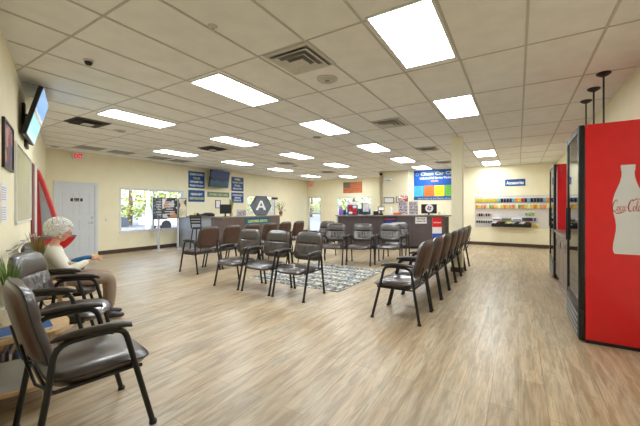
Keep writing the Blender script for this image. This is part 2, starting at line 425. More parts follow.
# column
c=W(7.0,0); P=onray(457.5,('p',7.30)); pc,qc=pqof(P)
b=MB(); b.box(-.105,.105,-.105,.105,0,CEIL); tag(b.build('column_1',M_wall,loc=P,rz=RZ),kind='structure')
b=MB(); b.box(-.117,.117,-.117,.117,0,0.10); tag(b.build('baseboard_column',M_base,loc=P,rz=RZ),kind='structure')

# ---------------------------------------------------------------- ceiling fixtures
def lightfix(p,q,label,w=QS-0.05,l=PS-0.06):
    e=empty('ceiling_light',W(p,q,CEIL),RZ,label,'ceiling light')
    b=MB()
    for x0,x1,y0,y1 in ((-w/2,w/2,-l/2,-l/2+.02),(-w/2,w/2,l/2-.02,l/2),(-w/2,-w/2+.02,-l/2+.02,l/2-.02),(w/2-.02,w/2,-l/2+.02,l/2-.02)): b.box(x0,x1,y0,y1,-0.014,-0.0005)
    b.build('light_frame',M_white,e)
    b=MB(); b.box(-w/2+.02,w/2-.02,-l/2+.02,l/2-.02,-0.011,-0.001); b.build('diffuser',M_lamp,e)
    return e
qc_=[Q0-QS*1.5,Q0-QS*5.5,Q0-QS*9.6,Q0-QS*14.0]
QL=[-0.775,-3.03,-5.38,-7.88]; PL=[2.80,5.10,7.45,9.80,12.08]
rown=['the right-hand row nearest the red coolers','the second row from the right','the third row from the right','the far left row by the signs wall']
have={0:[0,1,3,4],1:[0,1,2,3,4],2:[0,1,2,3],3:[1,2,3]}
ordn=['nearest','second','third','fourth','farthest']
for r,ix in have.items():
    for n,i in enumerate(ix):
        od='farthest' if n==len(ix)-1 else ordn[n]
        dp={(1,0):.12,(2,0):.15,(3,1):.24,(3,2):.12,(0,0):.03}.get((r,i),0)
        lightfix(PL[i]+dp,QL[r]+(.015 if r==0 else 0),'white ceiling light panel, %s of %s'%(od,rown[r]))
lightfix(12.6,-8.3,'small-looking ceiling light panel in the far corner before the exit door')
lightfix(13.7,-6.9,'ceiling light panel close to the back wall near the flag picture')

def vent(p,q,label,s=QS-.03,dark=False):
    e=empty('ceiling_vent',W(p,q,CEIL),RZ,label,'ceiling vent'); h=s/2
    b=MB(); b.box(-h,h,-h,h,-.004,-.0005); b.build('vent_back',M_ventd if dark else M_ventg,e)
    def ring(b,h0,h1,z0,z1):
        vs=[];
        for hh,z in ((h0,z0),(h1,z1)):
            vs+=[(-hh,-hh,z),(hh,-hh,z),(hh,hh,z),(-hh,hh,z)]
        b.add(vs,[(i,(i+1)%4,(i+1)%4+4,i+4) for i in range(4)])
    b=MB()
    for h0,h1,z0,z1 in ((h,h*.86,-.006,-.012),(h*.80,h*.62,-.03,-.010),(h*.55,h*.40,-.040,-.016)):
        ring(b,h0,h1,z0,z1); ring(b,h0,h1,z0-.003,z1-.003); ring(b,h0,h0,z0,z0-.003); ring(b,h1,h1,z1,z1-.003)
    b.build('vent_louver',M_ventd if dark else M_vent,e)
    b=MB(); b.box(-h*.3,h*.3,-h*.3,h*.3,-.046,-.040); b.build('vent_core',M_vent,e)
    return e
for p,q,l,d in ((2.62,-1.85,'large square ceiling air vent with nested louvers near the camera',0),(5.4,-1.92,'square ceiling vent between the second ceiling light panels on the right',0),
  (8.3,-1.95,'square ceiling vent in front of the blue price banner, nearer of two',0),(11.0,-2.05,'small far ceiling vent directly above the blue price banner, beside the column',0),
  (2.6,-6.35,'dark slotted ceiling vent beside the wall television on the left',1),(5.4,-6.5,'dark ceiling vent between the left light panels, mid room',1),
  (8.5,-6.6,'grey ceiling vent above the customer service counter',0),(11.5,-6.75,'farthest ceiling vent before the back exit door',0)):
    vent(p,q,l,dark=bool(d))
def flatvent(p,q,label):
    e=empty('ceiling_vent',W(p,q,CEIL),RZ,label,'ceiling vent')
    b=MB(); b.box(-.25,.25,-.28,.28,-.006,-.0005); b.build('vent_plate',M_ventg,e)
    b=MB()
    for i in range(9): b.box(-.22,.22,-.25+i*.058,-.235+i*.058,-.010,-.006)
    b.build('vent_slat',M_ventg,e)
flatvent(3.75,-9.05,'grey return air grille on the ceiling above the white door, nearest of four')
flatvent(4.5,-9.05,'grey return air grille on the ceiling, second one along the signs wall')
flatvent(5.6,-9.15,'grey return air grille on the ceiling, third one along the signs wall')
flatvent(6.3,-9.15,'grey return air grille on the ceiling, farthest one, over the window posters')
def disc(name,p,q,r,label,cat,m=M_vent,mid=M_ventg):
    e=empty(name,W(p,q,CEIL),RZ,label,cat)
    b=MB(); b.lathe([(r,0),(r,-.006),(r*.86,-.016),(r*.2,-.018),(0.0001,-.018)],28); b.build('cover',m,e)
    b=MB(); b.lathe([(r*.24,-.018),(r*.22,-.026),(0.0001,-.027)],16); b.build('centre_cap',mid,e)
    b=MB()
    for k in (0.45,0.6,0.75): b.tube([(r*k*math.cos(t*PI/12),r*k*math.sin(t*PI/12),-.0175) for t in range(24)],.0015,5,closed=True)
    b.build('grille_ring',mid,e); return e
disc('ceiling_speaker',3.18,-1.87,.12,'white round ceiling speaker next to the large square vent','ceiling speaker')
disc('ceiling_speaker',3.2,-6.5,.11,'white round ceiling speaker beyond the dark vent near the television','ceiling speaker')
disc('ceiling_speaker',5.7,-3.6,.09,'small round ceiling sensor beside the mid room light panel','ceiling sensor',M_ventg,M_vent)
disc('ceiling_speaker',9.2,-6.75,.11,'far round ceiling speaker beyond the grey vent','ceiling speaker')
disc('smoke_detector',3.2,-9.5,.10,'white smoke detector on the ceiling in the corner by the exit sign','smoke detector')
e=empty('sprinkler_head',W(1.76,-2.12,CEIL),RZ,'small white sprinkler head on the ceiling near the front','sprinkler')
b=MB(); b.lathe([(.04,0),(.036,-.008),(.0001,-.009)],20); b.build('escutcheon',M_vent,e)
b=MB(); b.cyl((0,0,-.008),(0,0,-.035),.006,8); b.lathe([(.018,-.036),(.018,-.034),(.0001,-.033)],14); b.build('deflector',M_vent,e)
e=empty('security_camera',W(1.51,-3.67,CEIL),RZ,'small black dome security camera on the ceiling at upper left','security camera')
b=MB(); b.lathe([(.045,0),(.045,-.012),(.03,-.02),(.0001,-.02)],24); b.build('mount_ring',M_vent,e)
b=MB(); b.lathe([(.034,-.018),(.034,-.03),(.026,-.046),(.012,-.055),(.0001,-.056)],24); b.build('dome',M_blackp,e)
b=MB(); b.lathe([(.012,-.054),(.011,-.060),(.0001,-.060)],16); b.build('lens',M_chrome,e)

# ---------------------------------------------------------------- chairs
def sq(s,t,n=5.0):
    m=max(abs(s),abs(t)); 
    if m<1e-6: return 0,0
    k=m/((abs(s)**n+abs(t)**n)**(1.0/n)); return s*k,t*k
def pad(fn,nx=22,nt=24,n=5.0,two=True):
    """closed pad: fn(s,t,r,side)->Vector"""
    vs=[];fs=[];idx={}
    for side in (0,1):
        for j in range(nt+1):
            for i in range(nx+1):
                s=-1+2*i/nx; t=-1+2*j/nt; edge=(i in(0,nx) or j in (0,nt))
                if side==1 and edge: idx[(1,i,j)]=idx[(0,i,j)]; continue
                ss,tt=sq(s,t,n); r=max(abs(s),abs(t)); idx[(side,i,j)]=len(vs); vs.append(fn(ss,tt,r,side))
    for side in (0,1):
        for j in range(nt):
            for i in range(nx):
                f=[idx[(side,i,j)],idx[(side,i+1,j)],idx[(side,i+1,j+1)],idx[(side,i,j+1)]]
                fs.append(tuple(f) if side==0 else tuple(f[::-1]))
    return vs,fs
SH=0.455; TILT=math.radians(13)
def backpt(s,t,off):
    # s,t in -1..1 over the back; off = out of the front surface (towards -y, the sitter)
    w=0.262*(1-0.05*t); h=0.222; x=s*w; zz=t*h
    y=-0.035*(s*s)*0.9 + 0.02*math.sin((t+1)*1.4)     # wrap forward at the sides
    y0=0.225+ (zz+0.26)*math.tan(TILT)
    return Vector((x, y0+y-off*math.cos(TILT), 0.722+zz+off*math.sin(TILT)*0.6+0.01))
def ep(r,k=8): return max(0.0,1-r**k)**0.5
def fback(s,t,r,side):
    if side==1: return backpt(s,t,-0.004-0.012*ep(r))
    th=0.062*ep(r,7)
    d=0.0
    if abs(t-0.12)<0.08 : d-=0.016*(1-abs(t-0.12)/0.08)*(1 if abs(s)<0.62 else 0.35)
    if t>0.12: d+=0.012*math.cos((t-0.5)*2.2)*(1-abs(s)**3)
    if abs(s)<0.42 and -0.55<t<0.06:
        d+=0.009*math.cos(s*24+1.5*t)*min(1,(0.06-t)*6)*min(1,(t+0.55)*5) -0.002
    if 0.42<=abs(s)<0.5 and -0.6<t<0.1: d-=0.009
    if abs(s)<0.5 and abs(t+0.6)<0.05: d-=0.008
    return backpt(s,t,th+d*ep(r,4))
def fpanel(s,t,r,side):
    return backpt(s*0.93,t*0.93,-0.010-0.020*ep(r,10)) if side==0 else backpt(s*0.93,t*0.93,-0.006)
def fseat(s,t,r,side):
    x=s*0.258; y=-0.045+t*0.262; edge=ep(r,9)
    if side==0:
        z=SH-0.03+0.038*edge
        z+=-0.007*math.exp(-((x*x+(y-0.03)**2)/0.02))
        z+=0.004*math.sin(x*31+y*9)*math.exp(-((x*x+y*y)/0.03))
        if y<-0.17: z-=(abs(y+0.17))*0.22
    else:
        z=SH-0.03-0.058*edge
        if y<-0.17: z-=(abs(y+0.17))*0.10
    return Vector((x,y,z))
def make_chair():
    e=empty('guest_chair',(0,0,0),0)
    vs,fs=pad(fseat,24,24,4.5); o=MB().add(vs,fs,True).build('seat',M_leather,e)
    ring=[]
    for k in range(56):
        t=2*PI*k/56; c,s_=math.cos(t),math.sin(t); m=max(abs(c),abs(s_)); ss,tt=sq(c/m,s_/m,4.5); ring.append(fseat(ss,tt,1.0,0)+Vector((c*.002,s_*.002,.004)))
    MB().tube(ring,.005,6,closed=True).build('seat_piping',M_piping,e)
    vs,fs=pad(fback,34,34,5.0); bk=MB().add(vs,fs,True).build('backrest',M_leather,e)
    ring=[]
    for k in range(56):
        t=2*PI*k/56; c,s_=math.cos(t),math.sin(t); m=max(abs(c),abs(s_)); ss,tt=sq(c/m,s_/m,5); ring.append(backpt(ss,tt,0.002))
    MB().tube(ring,.0055,6,closed=True).build('piping',M_piping,bk)
    vs,fs=pad(fpanel,16,16,5.0); MB().add(vs,fs,True).build('back_panel',M_backp,e)
    R=.0165
    for sx in (-1,1):
        x=sx*.285
        MB().tube(path([(x,-.285,0.006),(x,-.125,.640),(x,0,.645)],.06),R,10).build('leg',M_black,e)
        MB().lathe([(.023,0),(.023,.018),(.019,.022)],12,(x,-.285,0)).build('foot_cap',M_blackp,e)
        MB().tube(path([(x,.290,0.006),(x,.225,.40),(x,.195,.640),(x,.06,.645)],.08),R,10).build('leg',M_black,e)
        MB().lathe([(.023,0),(.023,.018),(.019,.022)],12,(x,.290,0)).build('foot_cap',M_blackp,e)
        MB().tube([(x,-.05,.645),(x,.07,.645)],R,8).build('arm_tube',M_black,e)
        pts=[(x,-.165,.640),(x,-.155,.655),(x,-.11,.667),(x,-.03,.674),(x,.10,.674),(x,.185,.668),(x,.215,.660)]
        MB().tube(pts,[.008,.024,.030,.031,.029,.022,.008],12,sy=0.65).build('armrest',M_armpad,e)
        # seat rail: loop under the seat from rear leg to front leg
        MB().tube(path([(x,.225,.40),(sx*.235,.20,.375),(sx*.235,-.20,.375),(x,-.215,.39)],.035),.011,8).build('seat_rail',M_black,e)
        # back bracket
        b=MB(); 
        pts=[(sx*.235,.19,.375),(sx*.205,.262,.44),(sx*.20,.292,.55),(sx*.20,.318,.66)]
        b.tube(pts,[.011,.012,.014,.013],8,sy=.5); b.build('back_bracket',M_black,e)
    MB().tube([(-.235,-.12,.385),(.235,-.12,.385)],.010,8).build('crossbar',M_black,e)
    MB().tube([(-.285,.222,.398),(.285,.222,.398)],.010,8).build('crossbar',M_black,e)
    return e
CH=make_chair(); CHK=kids(CH); used=[False]
def chair(P,face,label,group=None):
    """face: world direction the sitter looks"""
    rz=math.atan2(face[1],face[0])+PI/2
    if not used[0]:
        used[0]=True; CH.location=P; CH.rotation_euler=(0,0,rz); tag(CH,label,'chair',group); return CH
    return dup(CH,P,rz,label,group,CHK)
NE1=(-SA,-CA); NQ=(-CA,SA)
G_l='brown leather guest chairs along the left wall'
# left wall chairs
def az(deg): return (math.sin(math.radians(deg)),math.cos(math.radians(deg)))
chair(Vector((-1.45,1.98,0)),az(41),'brown leather armchair with black legs nearest the camera, lower left',G_l)
chair(Vector((-2.28,2.89,0)),az(72),'brown leather armchair between the nearest left chair and the seated person',G_l)
L3=Vector((-2.93,3.68,0)); chair(L3,az(58),'brown leather armchair the white-haired person sits in',G_l)
# right row facing left
G_r='right-hand row of leather chairs seen from behind'
rl=['nearest chair of the right-hand row, its whole side in view','second chair of the right-hand row from the camera','third chair of the right-hand row from the camera','middle chair of the right-hand row','third chair from the far end of the right-hand row','second chair from the far end of the right-hand row','farthest chair of the right-hand row, nearest the column']
for i in range(7):
    chair(W(3.98+i*.634,-1.245),NQ,'brown leather '+rl[i],G_r)
G_b='centre row of leather chairs facing the camera'
for q,l in ((-4.18,'leftmost leather chair of the centre row of three facing the camera'),(-3.52,'middle leather chair of the centre row of three facing the camera'),(-2.88,'rightmost leather chair of the centre row facing the camera, at the rug corner')):
    chair(W(4.03,q),NE1,l,G_b)
G_a='left row of leather chairs showing their brown backs'
al=['nearest','second','third','fourth','fifth','farthest']
for i in range(6):
    chair(W(4.47+i*.645,-5.78),NQ,'brown-backed leather chair, %s of the row with backs to us'%al[i],G_a)
G_c='far leather chairs facing the camera before the dark counter'
for P,d,l in ((Vector((.32,7.80,0)),az(196),'leftmost far leather chair facing the camera, in front of the dark counter'),
              (Vector((.98,7.72,0)),az(200),'middle far leather chair facing the camera, in front of the dark counter'),
              (Vector((1.66,7.72,0)),az(200),'rightmost far leather chair facing the camera, below the red and blue sign'),
              (Vector((2.02,8.45,0)),az(205),'leather chair half hidden behind the rightmost far chair'),
              (Vector((.05,8.95,0)),az(215),'grey-looking leather chair by the back glass door, mostly hidden')):
    chair(P,d,l,G_c)
# rug
b=MB(); b.box(-1.0,1.0,-1.02,1.02,0.0,0.008); o=b.build('area_rug',M_rug,loc=W(5.50,-3.42+.0,0.001),rz=RZ); 
tag(o,'patterned grey, white and navy area rug under the centre chairs','rug')

# ---------------------------------------------------------------- coolers
def catmull(pts,n=8):
    out=[]; P=[Vector((p[0],p[1],p[2] if len(p)>2 else 0)) for p in pts]
    for i in range(len(P)-1):
        p0=P[max(i-1,0)];p1=P[i];p2=P[i+1];p3=P[min(i+2,len(P)-1)]
        for k in range(n):
            t=k/n; out.append(0.5*((2*p1)+(-p0+p2)*t+(2*p0-5*p1+4*p2-p3)*t*t+(-p0+3*p1-3*p2+p3)*t**3))
    out.append(P[-1]); return out
KX=.54
def ribbon(b,pts,y,x0,z0,k):
    """pts (x,z,width) smooth stroke drawn as a flat raised ribbon"""
    q=catmull(pts,7); L=[];R=[]
    for i,p in enumerate(q):
        d=q[min(i+1,len(q)-1)]-q[max(i-1,0)]; d=Vector((d.x,d.y)); 
        if d.length<1e-6: d=Vector((1,0))
        d.normalize(); n=Vector((-d.y,d.x))*p.z/2
        L.append((x0+(p.x+n.x)*k*KX,y,z0+(p.y+n.y)*k)); R.append((x0+(p.x-n.x)*k*KX,y,z0+(p.y-n.y)*k))
    n=len(L); b.add(L+R,[(i,i+1,i+1+n,i+n) for i in range(n-1)])
def script(parent,x0,z0,k,y):
    b=MB(); yy=[y]
    def S(pts,dx=0):
        yy[0]-=0.00008; ribbon(b,[(p[0]+dx,p[1],p[2]) for p in pts],yy[0],x0,z0,k)
    def bigC(dx):
        S([(1.25,1.55,.06),(1.42,1.78,.12),(1.3,2.0,.14),(.95,1.92,.16),(.5,1.4,.26),(.28,.75,.30),(.4,.22,.24),(.8,.05,.14),(1.25,.35,.07),(1.5,.7,.04)],dx)
        S([(.95,1.92,.05),(.7,1.75,.04),(.8,1.5,.03)],dx)
    def o_(dx): S([(.42,.92,.06),(.2,.8,.14),(.06,.45,.18),(.18,.1,.14),(.42,.12,.08),(.56,.5,.14),(.5,.85,.12),(.38,.92,.06),(.6,.72,.05),(.8,.8,.04)],dx)
    def c_(dx): S([(.55,.78,.05),(.42,.93,.1),(.18,.75,.15),(.08,.4,.18),(.2,.1,.14),(.5,.18,.06),(.75,.5,.04)],dx)
    def a_(dx):
        S([(.58,.85,.05),(.3,.9,.12),(.08,.5,.18),(.16,.12,.15),(.4,.2,.07),(.6,.7,.06)],dx); S([(.64,.92,.14),(.56,.4,.16),(.66,.1,.12),(.9,.3,.04)],dx)
    def l_(dx): S([(.1,.4,.04),(.45,1.2,.06),(.52,1.75,.1),(.38,1.9,.07),(.24,1.4,.15),(.16,.5,.18),(.28,.08,.12),(.55,.3,.04)],dx)
    bigC(0); o_(1.3); c_(1.98); a_(2.62); 
    S([(3.55,.75,.12),(3.8,.80,.12)])
    bigC(3.75); o_(5.05); l_(5.75); a_(6.25)
    S([(.7,.0,.05),(1.2,-.25,.16),(2.2,-.2,.18),(3.2,.0,.04)])
    S([(4.6,2.0,.04),(5.2,1.9,.14),(6.0,2.15,.14),(6.9,2.0,.04)])
    return b.build('script_lettering',M_redscript,parent)
BP=[(0.062,1.0),(0.064,.985),(0.066,.975),(0.060,.968),(0.060,.955),(0.066,.948),(0.058,.938),(.056,.90),(.060,.86),(.074,.80),(.096,.74),(.118,.68),(.132,.62),(.138,.56),(.136,.50),(.124,.44),(.112,.38),(.106,.32),(.108,.26),(.118,.19),(.130,.12),(.134,.06),(.130,.02),(.118,0)]
def bottle_decal(parent,cx,z0,h,y):
    k=h*0.95; poly=[(cx+r*k,z0+t*h) for r,t in BP]+[(cx-r*k,z0+t*h) for r,t in BP[::-1]]
    b=MB(); b.prism(poly,y-0.0015,y); o=b.build('bottle_decal',M_bottlew,parent); return o
def cooler(pn,qf,w,d,h,label,lid):
    """pn: near side p, qf: front plane q (door faces -q); side panel faces the camera. local: x=+q (depth), y=+p (width)"""
    e=empty('drinks_cooler',W(pn,qf),RZ,label,'drinks cooler')
    b=MB(); t=.05; x0=.055
    b.box(x0,d,0,t,.035,h); b.box(x0,d,w-t,w,.035,h); b.box(d-t,d,t,w-t,.10,h); b.box(x0,d-t,t,w-t,h-.06,h); b.box(x0,d-t,t,w-t,.10,.34)
    b.build('cabinet',M_red,e)
    b=MB(); b.box(x0+.005,d,.004,w-.004,0.0,.034); b.build('plinth',M_blackp,e)
    b=MB(); b.box(d-t-.01,d-t-.002,t+.002,w-t-.002,.345,h-.062); b.box(x0+.02,d-t-.012,t+.001,t+.006,.345,h-.062); b.box(x0+.02,d-t-.012,w-t-.006,w-t-.001,.345,h-.062); b.build('liner',M_interior,e)  # liner walls emit too, standing in for lamp light inside the cooler
    dr=empty('door',(0,0,0)); dr.parent=e
    b=MB(); f=.06
    b.rbox(0,.05,0,f,.32,h,.008,2); b.rbox(0,.05,w-f,w,.32,h,.008,2); b.box(0.004,.05,f,w-f,h-f,h-.002); b.box(.004,.05,f,w-f,.322,.32+f)
    dr_o=b.build('door_frame',M_blackp,dr)
    b=MB(); b.box(.012,.018,f,w-f,.32+f,h-f); b.build('glass',M_cglass,dr)
    b=MB(); b.rbox(-.012,.002,w-.045,w-.02,.95,1.35,.004,2); b.build('handle',M_blackp,dr)
    b=MB(); b.rbox(0,.05,0,w,.02,.315,.006,2); b.build('kick_panel',M_blackp,e)
    b=MB()
    for i in range(4): b.box(-.006,0,.05,w-.05,.06+i*.06,.085+i*.06)
    b.build('grille_slat',M_ventg,e)
    zs=[.36,.66,.96,1.26,1.56,1.84]
    cols=[M_sailred,M_txty,M_leafg,M_white,M_blue,M_redscript]
    for i,z in enumerate(zs[1:] if True else zs):
        b=MB()
        for k in range(8): 
            xx=x0+.03+k*(d-t-x0-.06)/7; b.tube([(xx,t+.01,z-.008),(xx,w-t-.01,z-.008)],.003,5)
        b.build('shelf',M_silver,e)
    b=MB(); b.tube([(x0+.01,t+.02,.40),(x0+.01,t+.02,h-.12)],.007,6); b.build('lamp_tube',M_interior,e)
    # drink bottles are loose things standing in the cooler
    return e,zs,x0,t,w,d,cols
PCN,QF=4.11,.518
cw=.92
e1_,zs,x0,t,w,d,cols=cooler(PCN,QF,cw,QE-QF-.02,2.175,'tall red drinks cooler nearest the camera with glass door and white bottle emblem','n')
DEC=.886-QF
bottle_decal(e1_,DEC,.905,.85,0); o=script(e1_,.248,1.31,.056,-.002)
e2_,zs2,x02,t2,w2,d2,cols2=cooler(7.46,.57,cw,QE-.57-.02,2.165,'second red drinks cooler farther back beyond the low cabinet','f')
bottle_decal(e2_,.36,.905,.85,0); script(e2_,.24,1.31,.056,-.002)
def make_drink(m1,m2,h,name):
    e=empty(name,(0,0,0)); r=.030
    b=MB(); b.lathe([(r*.9,0),(r,.01),(r,h*.6),(r*.75,h*.74),(r*.38,h*.86),(r*.36,h*.93)],12); b.build('body',m1,e)
    b=MB(); b.lathe([(r*.45,h*.93),(r*.45,h),(.0001,h)],10); b.build('cap',M_white,e)
    b=MB(); b.lathe([(r*1.02,h*.25),(r*1.02,h*.5)],12); b.build('wrap_label',m2,e)
    return e
DR=[(M_maroon,M_redscript,'dark cola'),(M_txty,M_leafg,'yellow'),(M_clear,M_blue,'clear water'),(M_leafg,M_txt,'green'),(M_sailred,M_txt,'red')]
for ci,(root,zss,xx0,tt_,ww_,nm,nx) in enumerate(((e1_,zs,x0,t,w,'near cooler',2),)):
    for si,z in enumerate(zss):
        m1,m2,cn=DR[si%5]; pr=None
        for j in range(9):
            for kx in range(nx):
                y=tt_+.05+j*(ww_-2*tt_-.1)/8; x=xx0+.06+kx*.09
                P=root.matrix_basis@Vector((x,y,z if si else .34))
                lab='%s bottled drink, row of them on one shelf inside the red cooler'%cn if si<5 else 'dark cola bottled drink on the top shelf inside the red cooler'
                g='%s drinks on cooler shelf'%(cn if si<5 else 'top')
                if pr is None:
                    pr=make_drink(m1,m2,.21 if si%2 else .23,'drink_bottle'); pr.location=P; pr.rotation_euler=(0,0,RZ); tag(pr,lab,'bottle',g); pk=kids(pr)
                else: dup(pr,P,RZ,lab,g,pk)
# low cabinet between the coolers
e=empty('low_cabinet',W(PCN+cw+.03,.60),RZ,'low grey-brown cabinet with a pale top between the two red coolers','cabinet'); Lc=7.46-PCN-cw-.06
b=MB(); b.box(.02,QE-.60-.02,0.0,Lc,.08,.90); b.box(.06,QE-.62,0.01,Lc-.01,0,.08); b.build('cabinet_body',M_cnt,e)
for k in range(4):
    y0=.01+k*(Lc-.02)/4
    dd=MB(); dd.box(0,.018,y0+.01,y0+(Lc-.02)/4-.01,.12,.88); do=dd.build('door',M_cnt,e)
    MB().tube(path([(0,y0+.06,.70),(-.03,y0+.06,.70),(-.03,y0+.06,.82),(0,y0+.06,.82)],.01),.005,6).build('handle',M_chrome,do)
b=MB(); b.rbox(-.03,QE-.60-.02,-.01,Lc+.01,.90,.935,.006,2); b.build('worktop',M_ctop,e)
# pendant rods above
for k,(p,q,l) in enumerate(((4.63,.80,'nearest black ceiling rod with round canopy above the red cooler'),(5.17,.80,'middle black ceiling rod with round canopy behind the red cooler'),(5.70,.80,'farthest black ceiling rod with round canopy behind the red cooler'))):
    e=empty('ceiling_rod',W(p,q,CEIL),RZ,l,'ceiling rod')
    b=MB(); b.lathe([(.065,-.001),(.068,-.012),(.05,-.028),(.018,-.045),(.0001,-.046)],24); b.build('canopy',M_black,e)
    zb=2.176 if k==0 else .937
    b=MB(); b.cyl((0,0,-.04),(0,0,zb-CEIL+.01),.009,10); b.build('rod',M_black,e)
    b=MB(); b.lathe([(.03,zb-CEIL),(.03,zb-CEIL+.01),(.012,zb-CEIL+.02)],16); b.build('base_flange',M_black,e)

# ---------------------------------------------------------------- signs and wall things
def board(name,u0,u1,v0,v1,plane,m,label,cat,off=0.0,dep=.012,group=None,border=None,bw=.012):
    P,w,h,rz=wallspot(u0,u1,v0,v1,plane,off); e=empty(name,P,rz,label,cat,group)
    b=MB(); b.box(-w/2,w/2,-dep,-.001,0,h); b.build('panel',m,e)
    if border:
        b=MB()
        for x0,x1,z0,z1 in ((-w/2,w/2,0,bw),(-w/2,w/2,h-bw,h),(-w/2,-w/2+bw,bw,h-bw),(w/2-bw,w/2,bw,h-bw)): b.box(x0,x1,-dep-.006,-dep,z0,z1)
        b.build('border',border,e)
    return e,w,h,dep
def tx(e,s,w,h,cx,cz,m,dep,hh=None,bold=0.0): 
    return text(s,.1,m,e,cx,-dep-.002,cz,w=w,h=h,bold=bold)
e,w,h,d=board('sign_board',188.3,204.3,171.7,188.3,WALL1,M_blue,'blue sign reading CLEAR GUARD CLUB UNLIMITED WASH PLANS, upper left of the screen','sign',border=M_teal)
for i,(s,k,m) in enumerate((('CLEAR GUARD',.86,M_txt),('CLUB',.42,M_txty),('UNLIMITED',.8,M_txt),('WASH PLANS',.86,M_txt))): tx(e,s,w*k,h*.13,0,h*(.77-.225*i),m,d,bold=.002)
e,w,h,d=board('sign_board',188.3,204.3,190.2,201.8,WALL1,M_blue,'blue sign reading HEADLIGHT RESTORATION, lower left of the screen','sign',border=M_teal)
tx(e,'HEADLIGHT',w*.72,h*.2,0,h*.56,M_txt,d,bold=.002); tx(e,'RESTORATION',w*.86,h*.2,0,h*.2,M_txty,d,bold=.002)
e,w,h,d=board('sign_board',207.3,229,192.2,197.2,WALL1,M_grsign,'grey-green sign reading OTHER CAR CARE below the counter television','sign')
tx(e,'OTHER CAR CARE',w*.85,h*.45,0,h*.28,M_txty,d,bold=.001)
e,w,h,d=board('sign_board',231.3,243.2,177.3,191.2,WALL1,M_blue,'blue sign with white and yellow lines, upper right of the screen','sign',border=M_teal)
for i,(s,k,m) in enumerate((('WHEEL',.5,M_txt),('GUARD CLUB',.84,M_txty),('FULL',.5,M_txt),('SERVICE WASH',.75,M_txt))): tx(e,s,w*k,h*.12,0,h*(.78-.22*i),m,d,bold=.002)
e,w,h,d=board('sign_board',231.3,243.2,192.8,202.8,WALL1,M_blue,'blue sign with three text lines, lower right of the screen','sign',border=M_teal)
for i,s in enumerate(('WINDSHIELD','REPAIR','SERVICE')): tx(e,s,w*(.84,.5,.6)[i],h*.16,0,h*(.68-.26*i),M_txt,d,bold=.002)
def frame(u0,u1,v0,v1,plane,label,mf=M_maroon,mi=M_paper,fw=.025,name='picture_frame',cat='picture frame'):
    P,w,h,rz=wallspot(u0,u1,v0,v1,plane); e=empty(name,P,rz,label,cat)
    b=MB()
    for x0,x1,z0,z1 in ((-w/2,w/2,0,fw),(-w/2,w/2,h-fw,h),(-w/2,-w/2+fw,fw,h-fw),(w/2-fw,w/2,fw,h-fw)): b.box(x0,x1,-.022,-.001,z0,z1)
    b.build('frame',mf,e)
    b=MB(); b.box(-w/2+fw,w/2-fw,-.012,-.001,fw,h-fw); b.build('print',mi,e); return e,w,h
frame(215.2,220.4,200.2,208.2,WALL1,'small brown framed certificate on the wall left of the counter monitor')
frame(384,394.2,197.3,203.2,WBL,'framed certificate on the wall above the dark counter, left one',M_piping)
frame(396.2,403,196.6,202.5,WBL,'framed certificate half behind the red-topped display rack',M_piping)
e,w,h=frame(1.3,11,123.2,170,'B','framed picture of a car in red and blue hanging on the left wall',M_black,M_carpic,.02)
# EXIT signs
def exitsign(u0,u1,v0,v1,plane,label):
    P,w,h,rz=wallspot(u0,u1,v0,v1,plane); e=empty('exit_sign',P,rz,label,'exit sign')
    b=MB(); b.rbox(-w/2,w/2,-.05,-.001,0,h,.006,2); b.build('housing',M_white,e)
    text('EXIT',.1,M_txtred,e,0,-.053,h*.18,w=w*.78,h=h*.62,bold=.004); return e
exitsign(71.8,83,152.2,159.6,WALL1,'white exit sign with red letters above the white door')
exitsign(309.3,314,182.6,187.2,WC,'small exit sign above the back glass door')
# white door on wall one
a=onray(53,WALL1); c=onray(97.5,WALL1); w=(c-a).length; P=(a+c)/2; H=zat(183.2,onray(97,WALL1))
e=empty('door_2',P,RW['q']); tag(e,kind='structure')
b=MB(); cs=.07
b.box(-w/2,-w/2+cs,-.025,-.0005,0,H); b.box(w/2-cs,w/2,-.025,-.0005,0,H); b.box(-w/2+cs,w/2-cs,-.025,-.0005,H-cs,H); b.build('door_casing',M_doorw,e)
b=MB(); lw=w/2-cs-.004
b.box(-lw,lw,-.012,-.0005,.008,H-cs-.004)
for z0,z1 in ((.16,.62),(.74,1.02),(1.14,H-.28)):
    for x0,x1 in ((-lw+.12,-.06),(.06,lw-.12)):
        for s0,s1,t0,t1 in ((x0,x1,z0,z0+.02),(x0,x1,z1-.02,z1),(x0,x0+.02,z0,z1),(x1-.02,x1,z0,z1)): b.box(s0,s1,-.019,-.012,t0,t1)
b.build('door_leaf',M_doorw,e)
b=MB(); hx=lw-.07
b.lathe([(.0001,0),(.03,0),(.03,.008),(.012,.012)],16); 
b=MB(); b.cyl((hx,-.012,.93),(hx,-.022,.93),.032,16); b.cyl((hx,-.02,.93),(hx,-.06,.93),.011,10); b.tube([(hx,-.058,.93),(hx-.11,-.058,.93)],.010,8)
b.cyl((hx,-.012,1.07),(hx,-.03,1.07),.028,16); b.build('door_handle',M_steel,e)
b=MB(); pz=zat(201.4,P); ph=zat(198.2,P)-pz; b.box(-.14,.14,-.018,-.012,pz,pz+ph); b.build('name_plate',M_blackp,e)
text('PRIVATE',.05,M_txt,e,0,-.019,pz+ph*.25,w=.15,h=ph*.22)
P,w,h,rz=wallspot(105,107.6,217,221,WALL1); e=empty('light_switch',P,rz,'white light switch plate to the right of the white door','light switch')
MB().rbox(-w/2,w/2,-.008,-.001,0,h,.003,2).build('plate',M_white,e); MB().rbox(-w/7,w/7,-.014,-.008,h*.25,h*.75,.002,2).build('rocker',M_white,e)
